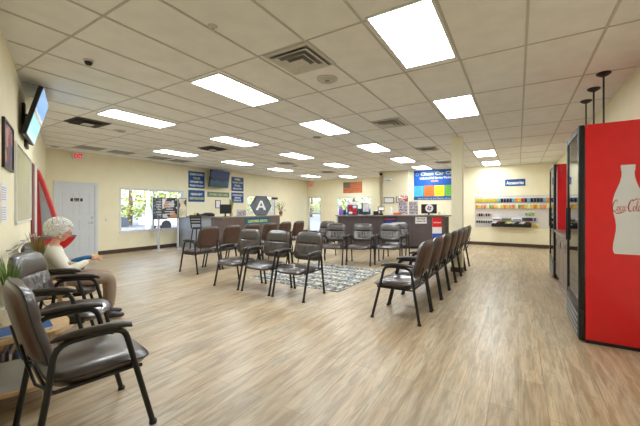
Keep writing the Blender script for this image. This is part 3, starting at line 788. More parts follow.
# accessories sign
e,w,h,d=board('sign_board',505,525.3,179.2,186,WD,M_blue,'blue Accessories sign above the packages wall','sign')
tx(e,'Accessories',w*.86,h*.52,0,h*.26,M_txt,d,bold=.003)
# flag picture
P,w,h,rz=wallspot(343.4,362.2,182,193,WC); e=empty('flag_picture',P,rz,'orange-brown wooden flag picture on the back wall','picture')
b=MB(); b.box(-w/2,w/2,-.02,-.001,0,h); b.build('backing',mat('flag_wood',rgb(196,120,72),.6,noise=.15),e)
b=MB()
for i in range(6): b.box(-w/2+.01,w/2-.01,-.026,-.02,h*(.04+i*.16),h*(.04+i*.16)+h*.08)
b.build('stripe',mat('flag_red',rgb(176,92,56),.6,noise=.15),e)
b=MB(); b.box(-w/2+.01,-w*.12,-.030,-.026,h*.48,h*.98); b.build('canton',mat('flag_grey',rgb(112,100,84),.6,noise=.15),e)
# price banner
P,w,h,rz=wallspot(413.9,459,169.4,199.8,WD); 
z1=min(P.z+h,CEIL-.02); h=z1-P.z
e=empty('price_banner',P,rz,'large blue car club price banner with four coloured columns beside the column','banner')
b=MB(); b.box(-w/2,w/2,-.012,-.001,0,h); b.build('panel',M_bluebr,e)
text('Clean Car Club',.1,M_txty,e,w*.06,-.014,h*.83,w=w*.80,h=h*.11,bold=.003)
b=MB(); ring=[(-w*.42+h*.045*math.cos(k*PI/10),-.015,h*.87+h*.045*math.sin(k*PI/10)) for k in range(20)]; b.tube(ring,.006,5,closed=True); b.build('round_emblem',M_txt,e)
text('Unlimited Full Service Washes',.1,M_txt,e,0,-.014,h*.70,w=w*.72,h=h*.08,bold=.003)
b=MB(); b.box(-w*.10,w*.06,-.014,-.012,h*.60,h*.65); b.build('price_flash',mat('flash_orange',rgb(236,150,90),.5),e)
b=MB(); b.box(-w/2,w/2,-.014,-.012,.0,h*.10); b.build('footer_strip',M_blue,e)
text('SIGN UP TODAY ASK AN ATTENDANT FOR DETAILS',.1,M_txt,e,0,-.0155,h*.025,w=w*.8,h=h*.04)
for i,(cname,cc) in enumerate((('cyan',rgb(80,190,220)),('orange',rgb(240,120,40)),('yellow',rgb(246,226,30)),('green',rgb(110,190,60)))):
    x0=-w/2+w*.005+i*w*.235; b=MB(); b.box(x0,x0+w*.22,-.015,-.012,h*.12,h*.48)
    o=b.build('price_column',mat('banner_'+cname,cc,.5,noise=.05),e); o['label']=cname+' price column'
    b=MB()
    for r in range(4): b.box(x0+w*.03,x0+w*(.19,.17,.18,.14)[r],-.017,-.015,h*(.41-.07*r),h*(.425-.07*r))
    b.build('text_line',mat('banner_ink_'+cname,tuple(x*.45 for x in cc[:3])+(1,),.5),o)
# emergency light and corner camera on block
P,w,h,rz=wallspot(386.3,392.4,177.8,181.2,WBL); e=empty('emergency_light',P,rz,'twin-head emergency light high on the wall left of the price banner','emergency light')
MB().rbox(-w*.3,w*.3,-.05,-.001,h*.1,h*.7,.006,2).build('housing',M_clear,e)
for sx in (-1,1):
    b=MB(); b.lathe([(.02,0),(.045,.05),(.045,.06),(.0001,.062)],16,(0,0,0)); 
    M_=Matrix.Translation((sx*w*.42,-.05,h*.55))@Matrix.Rotation(PI/2,4,'X'); b.v=[tuple(M_@Vector(v)) for v in b.v]; b.build('lamp_head',M_steel,e)
P,w,h,rz=wallspot(380.4,382.6,173,175.4,WBL); e=empty('security_camera',P,rz,'small dark security camera in the corner above the emergency light','security camera')
MB().rbox(-.05,.05,-.12,-.02,.0,.07,.01,2).build('camera_body',M_blackp,e); MB().cyl((0,-.02,.035),(0,0,.035),.02,10).build('mount',M_blackp,e)

# ---------------------------------------------------------------- televisions
def tv_screen_mat():
    m=bpy.data.materials.new('tv_picture'); m.use_nodes=True; nt=m.node_tree; b=nt.nodes['Principled BSDF']; b.inputs['Roughness'].default_value=.12
    N=nt.nodes.new;K=nt.links.new
    tc=N('ShaderNodeTexCoord'); sp=N('ShaderNodeSeparateXYZ'); K(tc.outputs['Generated'],sp.inputs[0])
    r=N('ShaderNodeValToRGB'); els=r.color_ramp.elements; els[0].color=rgb(186,214,216); els[1].color=rgb(120,168,216)
    for pos,c in ((.18,rgb(150,206,214)),(.42,rgb(140,200,206)),(.47,rgb(150,120,110)),(.53,rgb(190,200,214)),(.58,rgb(120,164,214))):
        e=els.new(pos); e.color=c
    nz=N('ShaderNodeTexNoise'); nz.inputs['Scale'].default_value=5; K(tc.outputs['Generated'],nz.inputs['Vector'])
    ma=N('ShaderNodeMath'); ma.operation='MULTIPLY_ADD'; ma.inputs[1].default_value=.12; K(nz.outputs['Fac'],ma.inputs[0]); K(sp.outputs[2],ma.inputs[2])
    mb=N('ShaderNodeMath'); mb.operation='SUBTRACT'; mb.inputs[1].default_value=.06; K(ma.outputs[0],mb.inputs[0]); K(mb.outputs[0],r.inputs['Fac'])
    K(r.outputs[0],b.inputs['Base Color']); K(r.outputs[0],b.inputs['Emission Color']); b.inputs['Emission Strength'].default_value=.35
    return m
def tv2_mat():
    m=bpy.data.materials.new('tv_picture_dark'); m.use_nodes=True; nt=m.node_tree; b=nt.nodes['Principled BSDF']; b.inputs['Roughness'].default_value=.15
    N=nt.nodes.new;K=nt.links.new
    tc=N('ShaderNodeTexCoord'); sp=N('ShaderNodeSeparateXYZ'); K(tc.outputs['Generated'],sp.inputs[0])
    r=N('ShaderNodeValToRGB'); els=r.color_ramp.elements; els[0].color=rgb(24,58,70); els[1].color=rgb(18,52,104)
    for pos,c in ((.3,rgb(26,78,104)),(.42,rgb(14,22,26)),(.55,rgb(18,42,88))): e=els.new(pos); e.color=c
    nz=N('ShaderNodeTexNoise'); nz.inputs['Scale'].default_value=6; K(tc.outputs['Generated'],nz.inputs['Vector'])
    ma=N('ShaderNodeMath'); ma.operation='MULTIPLY_ADD'; ma.inputs[1].default_value=.5; K(nz.outputs['Fac'],ma.inputs[0]); K(sp.outputs[2],ma.inputs[2])
    mb=N('ShaderNodeMath'); mb.operation='SUBTRACT'; mb.inputs[1].default_value=.25; K(ma.outputs[0],mb.inputs[0]); K(mb.outputs[0],r.inputs['Fac'])
    K(r.outputs[0],b.inputs['Base Color']); K(r.outputs[0],b.inputs['Emission Color']); b.inputs['Emission Strength'].default_value=.06
    return m
def tv(loc,rz,w,h,tilt,label,mscr,armlen):
    e=empty('television',loc,rz,label,'television')
    R=Matrix.Rotation(tilt,4,'X')
    def place(b): b.v=[tuple(R@Vector(v)) for v in b.v]; return b
    b=MB(); b.rbox(-w/2,w/2,-.001,.045,-h/2,h/2,.008,2); place(b).build('housing',M_blackp,e)
    b=MB(); b.box(-w/2+.012,w/2-.012,-.004,-.0012,-h/2+.018,h/2-.012); o=place(b).build('screen',mscr,e)
    b=MB(); b.rbox(-.2,.2,.045,.075,-.15,.15,.005,2); place(b).build('mount_plate',M_blackp,e)
    b=MB(); b.box(-.06,.06,armlen-.03,armlen-.001,-.2,.16); b.tube([(0,.06,.05),(.06,armlen*.6,.03),(0,armlen-.02,.03)],.02,8); b.tube([(0,.06,-.1),(-.05,armlen*.6,-.1),(0,armlen-.02,-.1)],.018,8); b.build('wall_bracket',M_blackp,e)
    b=MB(); b.tube(path([(.05,.07,.0),(.12,armlen*.5,.12),(.06,armlen*.8,-.05),(.0,armlen-.015,-.1)],.04),.006,6); b.build('cable',M_blackp,e)
    return e
cx=Vector(((-3.18-3.33-3.71-3.85)/4,(3.65+4.34)/2,2.46)); dist=(cx.x-K1.x)*BN.x+(cx.y-K1.y)*BN.y
dirv=Vector((-.53,.69)).normalized(); 
tv(cx,math.atan2(dirv.y,dirv.x),.88,.59,math.radians(15),'flat television tilted on a black bracket high on the left wall',tv_screen_mat(),dist)
P,w,h,rz=wallspot(208.2,231,170.3,188.0,('q',Q1+.32)); P.z+=h/2
tv(P,rz+math.radians(9),w*.98,h*.94,math.radians(9),'flat television with a dark blue picture above the customer service counter',tv2_mat(),.32)
P,w,h,rz=wallspot(23.8,26,141,148,'B'); e=empty('thermostat',P,rz,'small dark wall box below the tilted television','wall box')
MB().rbox(-w/2,w/2,-.03,-.001,0,h,.004,2).build('case',M_ventd,e); MB().rbox(-w/4,w/4,-.034,-.03,h*.3,h*.7,.002,2).build('display',M_clear,e)

# ---------------------------------------------------------------- left wall: service window, papers, rail
P,w,h,rz=wallspot(14.5,29.8,141+9,221.2,'B'); P0=onray(14.5,'B'); P.z=1.19; h=.84; 
e=empty('service_window',P,rz,'closed greenish service window set in the left wall','service window')
b=MB(); b.box(-w/2,w/2,-.006,-.001,0,h); b.build('pane',M_frost,e)
b=MB(); f=.018
for x0,x1,z0,z1 in ((-w/2-f,w/2+f,-f,0),(-w/2-f,w/2+f,h,h+f),(-w/2-f,-w/2,0,h),(w/2,w/2+f,0,h)): b.box(x0,x1,-.02,-.001,z0,z1)
b.build('frame',M_white,e)
for i,(v0,v1,l) in enumerate(((184,202,'upper printed notice taped to the left wall below the car picture'),(204,222,'lower printed notice taped to the left wall'))):
    P,w,h,rz=wallspot(0.8,6.2,v0,v1,'B'); e=empty('paper_notice',P,rz,l,'paper notice')
    MB().box(-w/2,w/2,-.003,-.001,0,h).build('sheet',M_paper,e)
    b=MB()
    for r in range(6): b.box(-w*.4,w*.35,-.0042,-.003,h*(.12+.13*r),h*(.17+.13*r))
    b.build('printed_lines',M_paperv,e)
# dark rail on left wall
a=onray(1,'B'); c=onray(31,'B'); m=(a+c)/2; L=(c-a).length
e=empty('wall_rail',Vector((m.x,m.y,.96)),RW['B'],'thin dark metal rail running along the left wall behind the chairs','wall rail')
MB().tube([(-L/2,-.05,0),(L/2,-.05,0)],.009,8).build('rail',M_steel,e)
for k in (-.4,0,.4): MB().tube([(k*L,-.05,0),(k*L,-.001,0)],.007,8).build('bracket',M_steel,e)

# maroon and white upright trims on the left wall
for i,(u0,u1,m) in enumerate(((30.6,33.0,M_maroon),(33.2,35.6,M_white))):
    P,w,h,rz=wallspot(u0,u1,160,250,'B'); P.z=0.0; o=MB().box(-w/2,w/2,-.02,-.001,0.0,2.02+.04*i).build('trim_%d'%(i+1),m,loc=P,rz=rz); tag(o,kind='structure')
# sailboat display near the left wall
YB=5.62
P=Vector((-4.80,YB,0))
e=empty('sailboat_display',P,0,'red and grey sailboat display standing behind the seated person','boat display')
def Lx(u,Y=YB): return (u-320)/F*Y+4.80
def Lz(v,Y=YB): return CAM-(v-HY)/F*Y
out=[(Lx(37.2),Lz(168)),(Lx(40),Lz(172)),(Lx(44.5),Lz(182)),(Lx(49),Lz(194)),(Lx(54),Lz(208)),(Lx(58),Lz(222)),(Lx(61),Lz(236))]
inn=[(x-.058,z-.035) for x,z in out]; inn[0]=(out[0][0],out[0][1]-.10)
b=MB(); b.cyl((Lx(38),0,Lz(246)),(Lx(38),0,Lz(168)),.012,12); b.build('mast',M_white,e)
b=MB(); b.prism(inn+[(Lx(39),Lz(236))],-.006,.006); b.build('sail_cloth',M_sailgrey,e)
b=MB()
for i in range(len(out)-1): b.prism([out[i],out[i+1],inn[i+1],inn[i]],-.02,.012)
b.build('sail_edge',M_sailred,e)
b=MB(); b.prism([(Lx(37.4),Lz(172)),(Lx(38.6),Lz(172)),(Lx(43),Lz(236)),(Lx(37.4),Lz(236))],-.024,-.013); b.build('inner_sail',M_sailred,e)
def hull(b,x0,x1,z0,z1,wd,n=14):
    vs=[];fs=[];k=9
    for i in range(n+1):
        t=i/n; x=x0+(x1-x0)*t; s=1-max(0,(t-.35)/.65)**2.0; s=max(s,.02); keel=z0+(z1-z0)*max(0,(t-.5)/.5)**1.6*.9
        for j in range(k+1):
            a=PI*j/k; vs.append((x,-math.cos(a)*wd*s, z1+.03*t-(z1-keel)*math.sin(a)**.7))
    for i in range(n):
        for j in range(k): a=i*(k+1)+j; fs.append((a,a+1,a+k+2,a+k+1))
    fs.append(tuple(range(k+1))); 
    b.add(vs,fs,True)
hx0,hx1=Lx(44),Lx(75.5)
b=MB(); hull(b,hx0,hx1,Lz(251),Lz(238),.13); b.build('hull',M_red,e)
b=MB(); pts=[]
for i in range(15):
    t=i/14; s_=max(1-max(0,(t-.35)/.65)**2,.02); pts.append((hx0+(hx1-hx0)*t,-.13*s_,Lz(238)+.03*t+.01))
b.tube(pts+[(x,-y,z) for x,y,z in pts[::-1]],.018,8,closed=True); b.box(hx0,hx1-.12,-.07,.07,Lz(238)+.01,Lz(238)+.03); b.build('gunwale',mat('boat_greyblue',rgb(110,130,142),.5,noise=.1),e)
b=MB(); b.box(hx0+.02,hx0+.36,-.10,.10,0,.03); b.box(hx0+.1,hx0+.14,-.02,.02,.03,Lz(250)); b.box(hx0+.28,hx0+.32,-.02,.02,.03,Lz(250)); b.box(hx0+.14,hx0+.28,-.015,.015,.2,.24); b.box(Lx(38)-.012,hx0+.1,-.012,.012,Lz(246),Lz(246)+.03); b.build('stand',M_wood,e)

# ---------------------------------------------------------------- side tables, plants, magazines
def side_table(P,rz,label,w=.44,d=.50,hh=.50):
    e=empty('side_table',P,rz,label,'side table')
    def rtop(z0,z1,ins=0):
        poly=[(-w/2+ins,d/2),(-w/2+ins,-d/4)]+[(-(w/2-ins)*math.cos(t*PI/12),-d/4-(d/4-ins)*math.sin(t*PI/12)) for t in range(1,12)]+[(w/2-ins,-d/4),(w/2-ins,d/2)]
        b=MB(); n=len(poly); b.add([(x,y,z0) for x,y in poly]+[(x,y,z1) for x,y in poly],[tuple(range(n)),tuple(range(n,2*n))]+[(i,(i+1)%n,(i+1)%n+n,i+n) for i in range(n)]); return b
    rtop(hh-.03,hh).build('tabletop',M_wood,e)
    rtop(.12,.145,.015).build('lower_shelf',M_wood,e)
    for sx in (-1,1):
        for y in (-d/2+.13,d/2-.04):
            x=sx*(w/2-.035)
            MB().box(x-.018,x+.018,y-.018,y+.018,0,.12).box(x-.018,x+.018,y-.018,y+.018,.145,hh-.03).build('leg',M_wood,e)
    return e
RB=RW['B']
T1=Vector((-1.93,2.27,0)); 
T1=Vector((-.59,.04,0))+Vector((BD.x,BD.y,0))*2.68+Vector((BN.x,BN.y,0))*.235
T2=Vector((-.59,.04,0))+Vector((BD.x,BD.y,0))*3.86+Vector((BN.x,BN.y,0))*.27
side_table(T1,RB,'light wood side table with curved lower shelf beside the nearest left chair',.44,.42)
side_table(T2,RB,'light wood side table between the second left chair and the seated person',.36,.46)
def grass(P,label,n,h,spread,ms,pot_r=.07,pot_h=.14,mp=M_potw):
    e=empty('potted_grass',P,0,label,'potted plant')
    MB().lathe([(pot_r*.75,0),(pot_r,pot_h),(pot_r*.9,pot_h),(pot_r*.85,pot_h-.02),(.0001,pot_h-.02)],20).build('pot',mp,e)
    for mi,m in enumerate(ms):
        b=MB()
        for i in range(n):
            a=random.uniform(0,2*PI); l=h*random.uniform(.65,1); sp=spread*random.uniform(.2,1); dx,dy=math.cos(a),math.sin(a); wv=Vector((-dy,dx,0))
            base=Vector((dx*pot_r*.4*random.random(),dy*pot_r*.4*random.random(),pot_h-.02)); vs=[];fs=[]
            for k in range(6):
                t=k/5; c=base+Vector((dx*sp*t*t,dy*sp*t*t,l*t*(1-.18*t))); hw=.006*(1-t)**.6+.0006
                vs+=[c-wv*hw,c+wv*hw,c+Vector((dx,dy,0))*hw*.5]
            for k in range(5):
                o=k*3; fs+=[(o,o+1,o+4,o+3),(o+1,o+2,o+5,o+4),(o+2,o,o+3,o+5)]
            b.add(vs,fs)
        b.build('blades',m,e)
    return e
NB=Vector((BN.x,BN.y,0)); DB=Vector((BD.x,BD.y,0)); OB=Vector((-.59,.04,0))
grass(OB+DB*2.84+NB*.10+Vector((0,0,.5)),'green grass plant in a white pot at the left edge on the side table',60,.50,.10,[M_leafg],.055,.12)
grass(Vector((-2.87,3.25,.5)),'reddish green grass plant in a pot behind the second left chair',55,.60,.11,[M_leafg,M_leafr],.065,.14)
# magazines on near table
for i,(m,l) in enumerate(((M_paper,'white magazine at the bottom of the small stack on the near side table'),(M_blue,'dark blue magazine on top of the small stack on the near side table'))):
    e=empty('magazine',OB+DB*2.60+NB*(.19+.01*i)+Vector((0,0,.5005+.011*i)),RB+.15*i,l,'magazine')
    MB().box(-.105,.105,-.14,.14,0,.010).build('pages',M_paper,e); MB().box(-.107,.107,-.142,.142,.010,.0106).build('cover',m,e)
e=empty('brochure_rack',OB+DB*2.62+NB*.13+Vector((0,0,.1455)),RB,'pale wire brochure rack on the lower shelf at the left edge','rack')
b=MB(); b.box(-.12,.12,-.08,.08,0,.012); b.box(-.12,.12,.07,.08,.012,.26); b.box(-.12,-.112,-.08,.07,.012,.20); b.box(.112,.12,-.08,.07,.012,.20); b.build('holder',M_clear,e)
for k in range(3): MB().box(-.10,.10,-.05+k*.035,-.038+k*.035,.013,.23+.01*k).build('brochure',[M_blue,M_paper,M_paperv][k],e)

# ---------------------------------------------------------------- customer service counter (L-shaped)
pA,qA=6.89,-7.87; pB=9.75; HC=1.05
e=empty('service_counter',W(pA,qA),RZ,'brown L-shaped customer service counter with reflected window light painted pale on its return','counter')
# local x=+q, y=+p
b=MB(); b.box(-.5,0,.0,pB-pA,.0,HC-.04); b.build('counter_front',M_cnt,e)
b=MB(); b.box(-(qA-Q1)+.02,-.5,0.0,.5,.0,HC-.04); b.build('counter_return',M_cntsheen,e)  # pale grey paints window light reflected on the return face
b=MB(); b.box(-.56,.05,-.04,pB-pA+.08,HC-.04,HC); b.box(-(qA-Q1)+.01,-.56,-.04,.55,HC-.04,HC); b.build('countertop',M_ctop,e)
b=MB(); b.box(-(qA-Q1)+.02,-(qA-Q1)+.1,-.012,0,0,HC-.04); b.build('end_panel',M_cnt2,e)
for k in range(1,4): 
    y=(pB-pA)*k/4; MB().box(0,.003,y-.004,y+.004,.02,HC-.05).build('panel_seam',M_cnt2,e)
# customer service sign on front
a=onray(245.5,('q',qA)); c=onray(268.5,('q',qA)); m=(a+c)/2; w=(c-a).length; P=m+W(0,.012); z0=zat(224,m); z1=zat(217.4,m)
e=empty('sign_board',Vector((P.x,P.y,z0)),RW['q'],'teal sign reading CUSTOMER SERVICE on the front of the brown counter','sign')
MB().box(-w/2,w/2,-.012,0.0,0,z1-z0).build('panel',M_teal,e)
text('CUSTOMER SERVICE',.1,M_txty,e,0,-.014,(z1-z0)*.3,w=w*.84,h=(z1-z0)*.38,bold=.003)
def ctop(u,qoff=-.25): # point above counter front run, back from the face
    return onray(u,('q',qA+qoff))
def onret(u,off=.2): return onray(u,('p',pA+off))
# monitor
def monitor(P,rz,w,h,label,scr=M_blackp,z=.0):
    e=empty('computer_monitor',P,rz,label,'computer monitor')
    MB().rbox(-w/2,w/2,-.02,.02,.10,.10+h,.006,2).build('housing',M_blackp,e)
    MB().box(-w/2+.012,w/2-.012,-.0225,-.0202,.112,.10+h-.012).build('screen',scr,e)
    MB().rbox(-.10,.10,-.07,.09,0,.012,.004,2).box(-.025,.025,.02,.035,.01,.16).build('stand',M_blackp,e)
    return e
P=ctop(225.5,-.2); monitor(Vector((P.x,P.y,HC)),RW['q']-.5,.36,.30,'black computer monitor standing on the customer service counter')
P=ctop(223,-.2); 
# plant tall on counter
P=ctop(231.2,-.35); grass(Vector((P.x,P.y,HC)),'tall yellow-green grass plant in a pot on the service counter',46,.62,.12,[M_leafg,mat('leaf_yellow',rgb(170,140,60),.6,noise=.2)],.06,.13,M_wood)
def carddisp(P,rz,w,h,m,label,tiers=1):
    e=empty('card_display',P,rz,label,'card display')
    MB().box(-w/2,w/2,-.06,.06,0,.02).box(-w/2,w/2,.04,.055,.02,h).build('stand',M_clear,e)
    n=max(2,int(w/.12))
    for k in range(n):
        x0=-w/2+.01+k*(w-.02)/n
        MB().box(x0,x0+(w-.02)/n-.012,-.02,-.005,.021,h*(.7+.25*((k*7)%3)/2)).build('card',m,e)
    return e
P=ctop(242,-.2); carddisp(Vector((P.x,P.y,HC)),RW['q'],.38,.22,M_cards,'pink and grey photo cards in a stand on the service counter')
# return items
P=onret(208,.2); e=empty('printer',Vector((P.x,P.y,HC)),RZ,'low dark printer on the return of the service counter','printer')
MB().rbox(-.17,.17,-.12,.14,0,.10,.01,2).build('body',M_blackp,e); MB().box(-.13,.13,-.2,-.12,.02,.03).build('paper_tray',M_ventg,e); MB().rbox(-.12,.12,-.06,.10,.10,.125,.006,2).build('lid',M_ventd,e)
for u,m,l,r,hh in ((195.2,M_yel,'orange-yellow jar at the left end of the service counter',.045,.12),(197.8,M_blackp,'black cup at the left end of the service counter',.04,.13),(200.6,M_teal,'teal box-like tin beside the printer',.06,.10)):
    P=onret(u,.15); e=empty('jar' if u<196 else ('cup' if u<199 else 'tin'),Vector((P.x,P.y,HC)),0,l,'container')
    MB().lathe([(r*.85,0),(r,.01),(r,hh*.8),(r*.8,hh*.85)],16).build('body',m,e); MB().lathe([(r*.85,hh*.85),(r*.85,hh),(.0001,hh)],16).build('lid',M_white,e)
# hexagonal sign before window 2
a=onray(261,('q',qA-.3)); e=empty('hexagon_sign',Vector((a.x,a.y,HC)),RW['q'],'grey hexagonal sign with a white letter standing on the service counter','sign')
Yh=a.y; hh=(215.5-197)/F*Yh; rx=.57; zc=.02+hh/2
hexp=[(rx*math.cos(k*PI/3)*1.0,zc+hh/2*math.sin(k*PI/3)/math.sin(PI/3)) for k in range(6)]
MB().prism(hexp,-.015,.015).build('panel',mat('hex_grey',rgb(104,108,118),.5,noise=.15),e)
hi=[(x*.84,zc+(z-zc)*.84) for x,z in hexp]; b=MB(); b.tube([(x,-.018,z) for x,z in hexp],.014,6,closed=True); b.build('rim',M_ventd,e)
b=MB(); b.add([(-.3,-.017,zc-.16),(-.17,-.017,zc-.16),(.02,-.017,zc+.19),(-.06,-.017,zc+.19)],[(0,1,2,3)]); b.add([(-.03,-.0175,zc+.19),(.05,-.0175,zc+.19),(.26,-.0175,zc-.16),(.13,-.0175,zc-.16)],[(0,1,2,3)]); b.add([(-.18,-.018,zc-.07),(.17,-.018,zc-.07),(.14,-.018,zc-.01),(-.15,-.018,zc-.01)],[(0,1,2,3)]); b.build('letter',M_txt,e)
b=MB(); b.box(-.2,.2,-.06,.06,0,.02); b.build('foot',M_ventd,e)
# lamp pole w/ arms, small potted plant
P=ctop(274.6,-.15); e=empty('antenna_stand',Vector((P.x,P.y,HC)),0,'thin silver stand with a dark top beside the potted plant','stand')
hh=(214.5-198)/F*P.y
MB().cyl((0,0,0),(0,0,hh),.015,10).build('pole',M_steel,e); MB().lathe([(.07,0),(.07,.012),(.0001,.02)],20).build('base',M_steel,e); MB().rbox(-.12,.12,-.03,.03,hh-.03,hh+.05,.01,2).build('head',M_ventd,e)
def leafy(P,label,s=1.0,pot=M_pot):
    e=empty('potted_plant',P,0,label,'potted plant')
    MB().lathe([(.05*s,0),(.075*s,.12*s),(.065*s,.12*s),(.06*s,.10*s),(.0001,.10*s)],18).build('pot',pot,e)
    b=MB()
    for i in range(46):
        a=random.uniform(0,2*PI); t=random.uniform(.2,1.3); r=.22*s*math.sin(t)*random.uniform(.5,1); z=.14*s+.30*s*random.uniform(.1,1)
        c=Vector((r*math.cos(a),r*math.sin(a),z)); d=Vector((math.cos(a),math.sin(a),random.uniform(-.6,.8))).normalized(); sd=d.cross(Vector((0,0,1))).normalized()*.022*s; L=.10*s
        b.add([c,c+d*L*.5+sd,c+d*L,c+d*L*.5-sd,c+d*L*.5+Vector((0,0,-.004))],[(0,1,4),(1,2,4),(2,3,4),(3,0,4),(0,1,2,3)])
        b.tube([(0,0,.1*s),c*.6+Vector((0,0,.05*s)),c],.002*s,4)
    b.build('foliage',M_leafg,e)
    return e
P=ctop(280.8,-.32); leafy(Vector((P.x,P.y,HC)),'leafy potted plant in a red pot at the end of the service counter',1.15)
# bar stool
P=onray(198.5,('p',6.35)); e=empty('bar_stool',P,RZ+.45,'black ladder-back bar stool in front of the service counter','bar stool')
MB().lathe([(.0001,.70),(.18,.70),(.19,.725),(.17,.75),(.0001,.755)],24).build('seat',M_blackp,e)
for sx in (-1,1):
    for sy in (-1,1):
        MB().tube([(sx*.19,sy*.19,0),(sx*.12,sy*.12,.70)],.018,8).build('leg',M_black,e)
    
MB().tube([(.165*math.cos(k*PI/8)*1.0,.165*math.sin(k*PI/8),.28) for k in range(16)],.008,6,closed=True).build('foot_ring',M_black,e)
for sx in (-1,1): MB().tube([(sx*.15,-.14,.72),(sx*.17,-.20,1.12)],.017,8).build('back_post',M_black,e)
for z in (.88,.96,1.04,1.10):
    k=(z-.72)/.38; MB().box(-.155-.015*k,.155+.015*k,-.15-.06*k,-.135-.06*k,z-.024,z+.024).build('back_slat',M_black,e)

# ---------------------------------------------------------------- poster stands by the window
def pstand(u,vb,label,panels):
    Y=CAM*F/(vb-HY); P=Vector(((u-320)/F*Y,Y,0)); e=empty('poster_stand',P,RW['q'],label,'poster stand')
    MB().lathe([(.19,0),(.19,.012),(.05,.022),(.03,.03),(.0001,.03)],28).build('base',M_silver,e)
    MB().cyl((0,0,.02),(0,0,1.62),.033,14).build('pole',M_silver,e)
    for x0,x1,z0,z1,ang,m,l in panels:
        R=Matrix.Rotation(ang,4,'Z'); b=MB(); b.box(x0,x1,-.045,-.028,z0,z1,R); o=b.build('poster_frame',M_ventd,e)
        b=MB(); b.box(x0+.02,x1-.02,-.048,-.0455,z0+.02,z1-.02,R); p=b.build('poster',m,o); p['label']=l
        b=MB(); zt=z1-.12; wd=x1-x0
        for r,k in enumerate((.6,.8,.7,.5,.75,.6)): 
            zz=zt-r*(z1-z0-.2)/6; b.box(x0+wd*(.5-k/2.4),x0+wd*(.5+k/2.4),-.0495,-.048,zz-.025,zz,R)
        b.build('text_line',M_clear if m!=M_printbeige else M_wood,o)
    return e
pstand(158.6,250.5,'nearer silver poster stand holding a dark grey poster before the window',[(-.2,.26,.98,1.66,0.0,M_printdark,'dark grey poster')])
pstand(178.0,248.8,'farther silver poster stand with a beige poster and an angled dark picture',[(-.02,.33,1.0,1.66,0.2,M_printbeige,'beige poster'),(-.52,-.03,1.0,1.66,-.25,M_printmix,'pale picture poster')])

# ---------------------------------------------------------------- dark counter
CL=Vector((.585,10.40,0)); CR=Vector((4.10,10.52,0)); dv=(CR-CL); Lc=dv.length; rz=math.atan2(dv.y,dv.x); H2=1.10; N2=Vector((-dv.y,dv.x,0)).normalized()
e=empty('reception_counter',CL,rz,'long dark brown reception counter below the flag and price banner','counter')
b=MB(); b.box(0,Lc,0,.5,.08,H2-.04); b.build('counter_body',M_cnt2,e)
b=MB(); b.box(0.02,Lc-.02,.03,.5,0,.08); b.build('toe_kick',M_blackp,e)
b=MB(); b.rbox(-.05,Lc+.2,-.06,.56,H2-.04,H2,.006,2); b.build('countertop',M_ctop,e)
for k in (.22,.42,.69): MB().box(Lc*k-.004,Lc*k+.004,-.002,0,.09,H2-.05).build('panel_seam',M_piping,e)
b=MB(); b.box(Lc,Lc+.16,.05,.5,.0,.03); 
for z in (.35,.70): b.box(Lc,Lc+.16,.05,.5,z,z+.02)
b.box(Lc+.14,Lc+.16,.05,.5,.03,H2-.05); b.build('end_shelf',M_cnt,e)
def oncl(u,off=0.0):
    # ray u with line CL+dv shifted by off along N2
    r=(u-320)/F; P=CL+N2*off; t=(P.x-r*P.y)/(r*dv.y-dv.x); return P+dv*t
def fsign(u0,u1,v0,v1,m,label,lines,name='sign_board',off=-.004,cat='sign'):
    a=oncl(u0);c=oncl(u1); mm=(a+c)/2+N2*off; w=(c-a).length; z0=zat(v1,mm);z1=min(zat(v0,mm),H2-.045) if cat!='x' else zat(v0,mm)
    e=empty(name,Vector((mm.x,mm.y,z0)),rz,label,cat); h=z1-z0
    MB().box(-w/2,w/2,-.008,0,0,h).build('panel',m,e)
    for s,k,z,hh,mt in lines: text(s,.1,mt,e,0,-.010,h*z,w=w*k,h=h*hh,bold=.003)
    return e,w,h
e,w,h=fsign(383.5,397,216.6,224.6,mat('navy_board',rgb(36,48,90),.5),'navy sign with red and blue lettering on the front of the dark counter',[('PLEASE PAY',.85,.6,.22,M_sailred),('HERE',.5,.2,.25,M_bluebr)])
e,w,h=fsign(415.2,426.6,216.9,223.6,M_paper,'white paper notice taped on the front of the dark counter',[('NOTICE',.7,.62,.2,M_txtblk),('THANK YOU',.8,.25,.2,M_txtblk)],name='paper_notice',cat='paper notice')
e,w,h=fsign(432.2,441.6,217.4,237.5,M_paper,'red, white and blue poster on the right part of the dark counter front',[],name='poster',cat='poster')
b=MB(); b.box(-w/2,w/2,-.010,-.008,h*.52,h); b.build('red_field',M_red,e); b=MB(); b.box(-w/2,w/2,-.010,-.008,0,h*.2); b.build('blue_field',M_bluebr,e)
text('Help Wanted',.1,M_txt,e,0,-.012,h*.72,w=w*.75,h=h*.08,bold=.002)
def top2(u,off=.25): P=oncl(u,off); return Vector((P.x,P.y,H2))
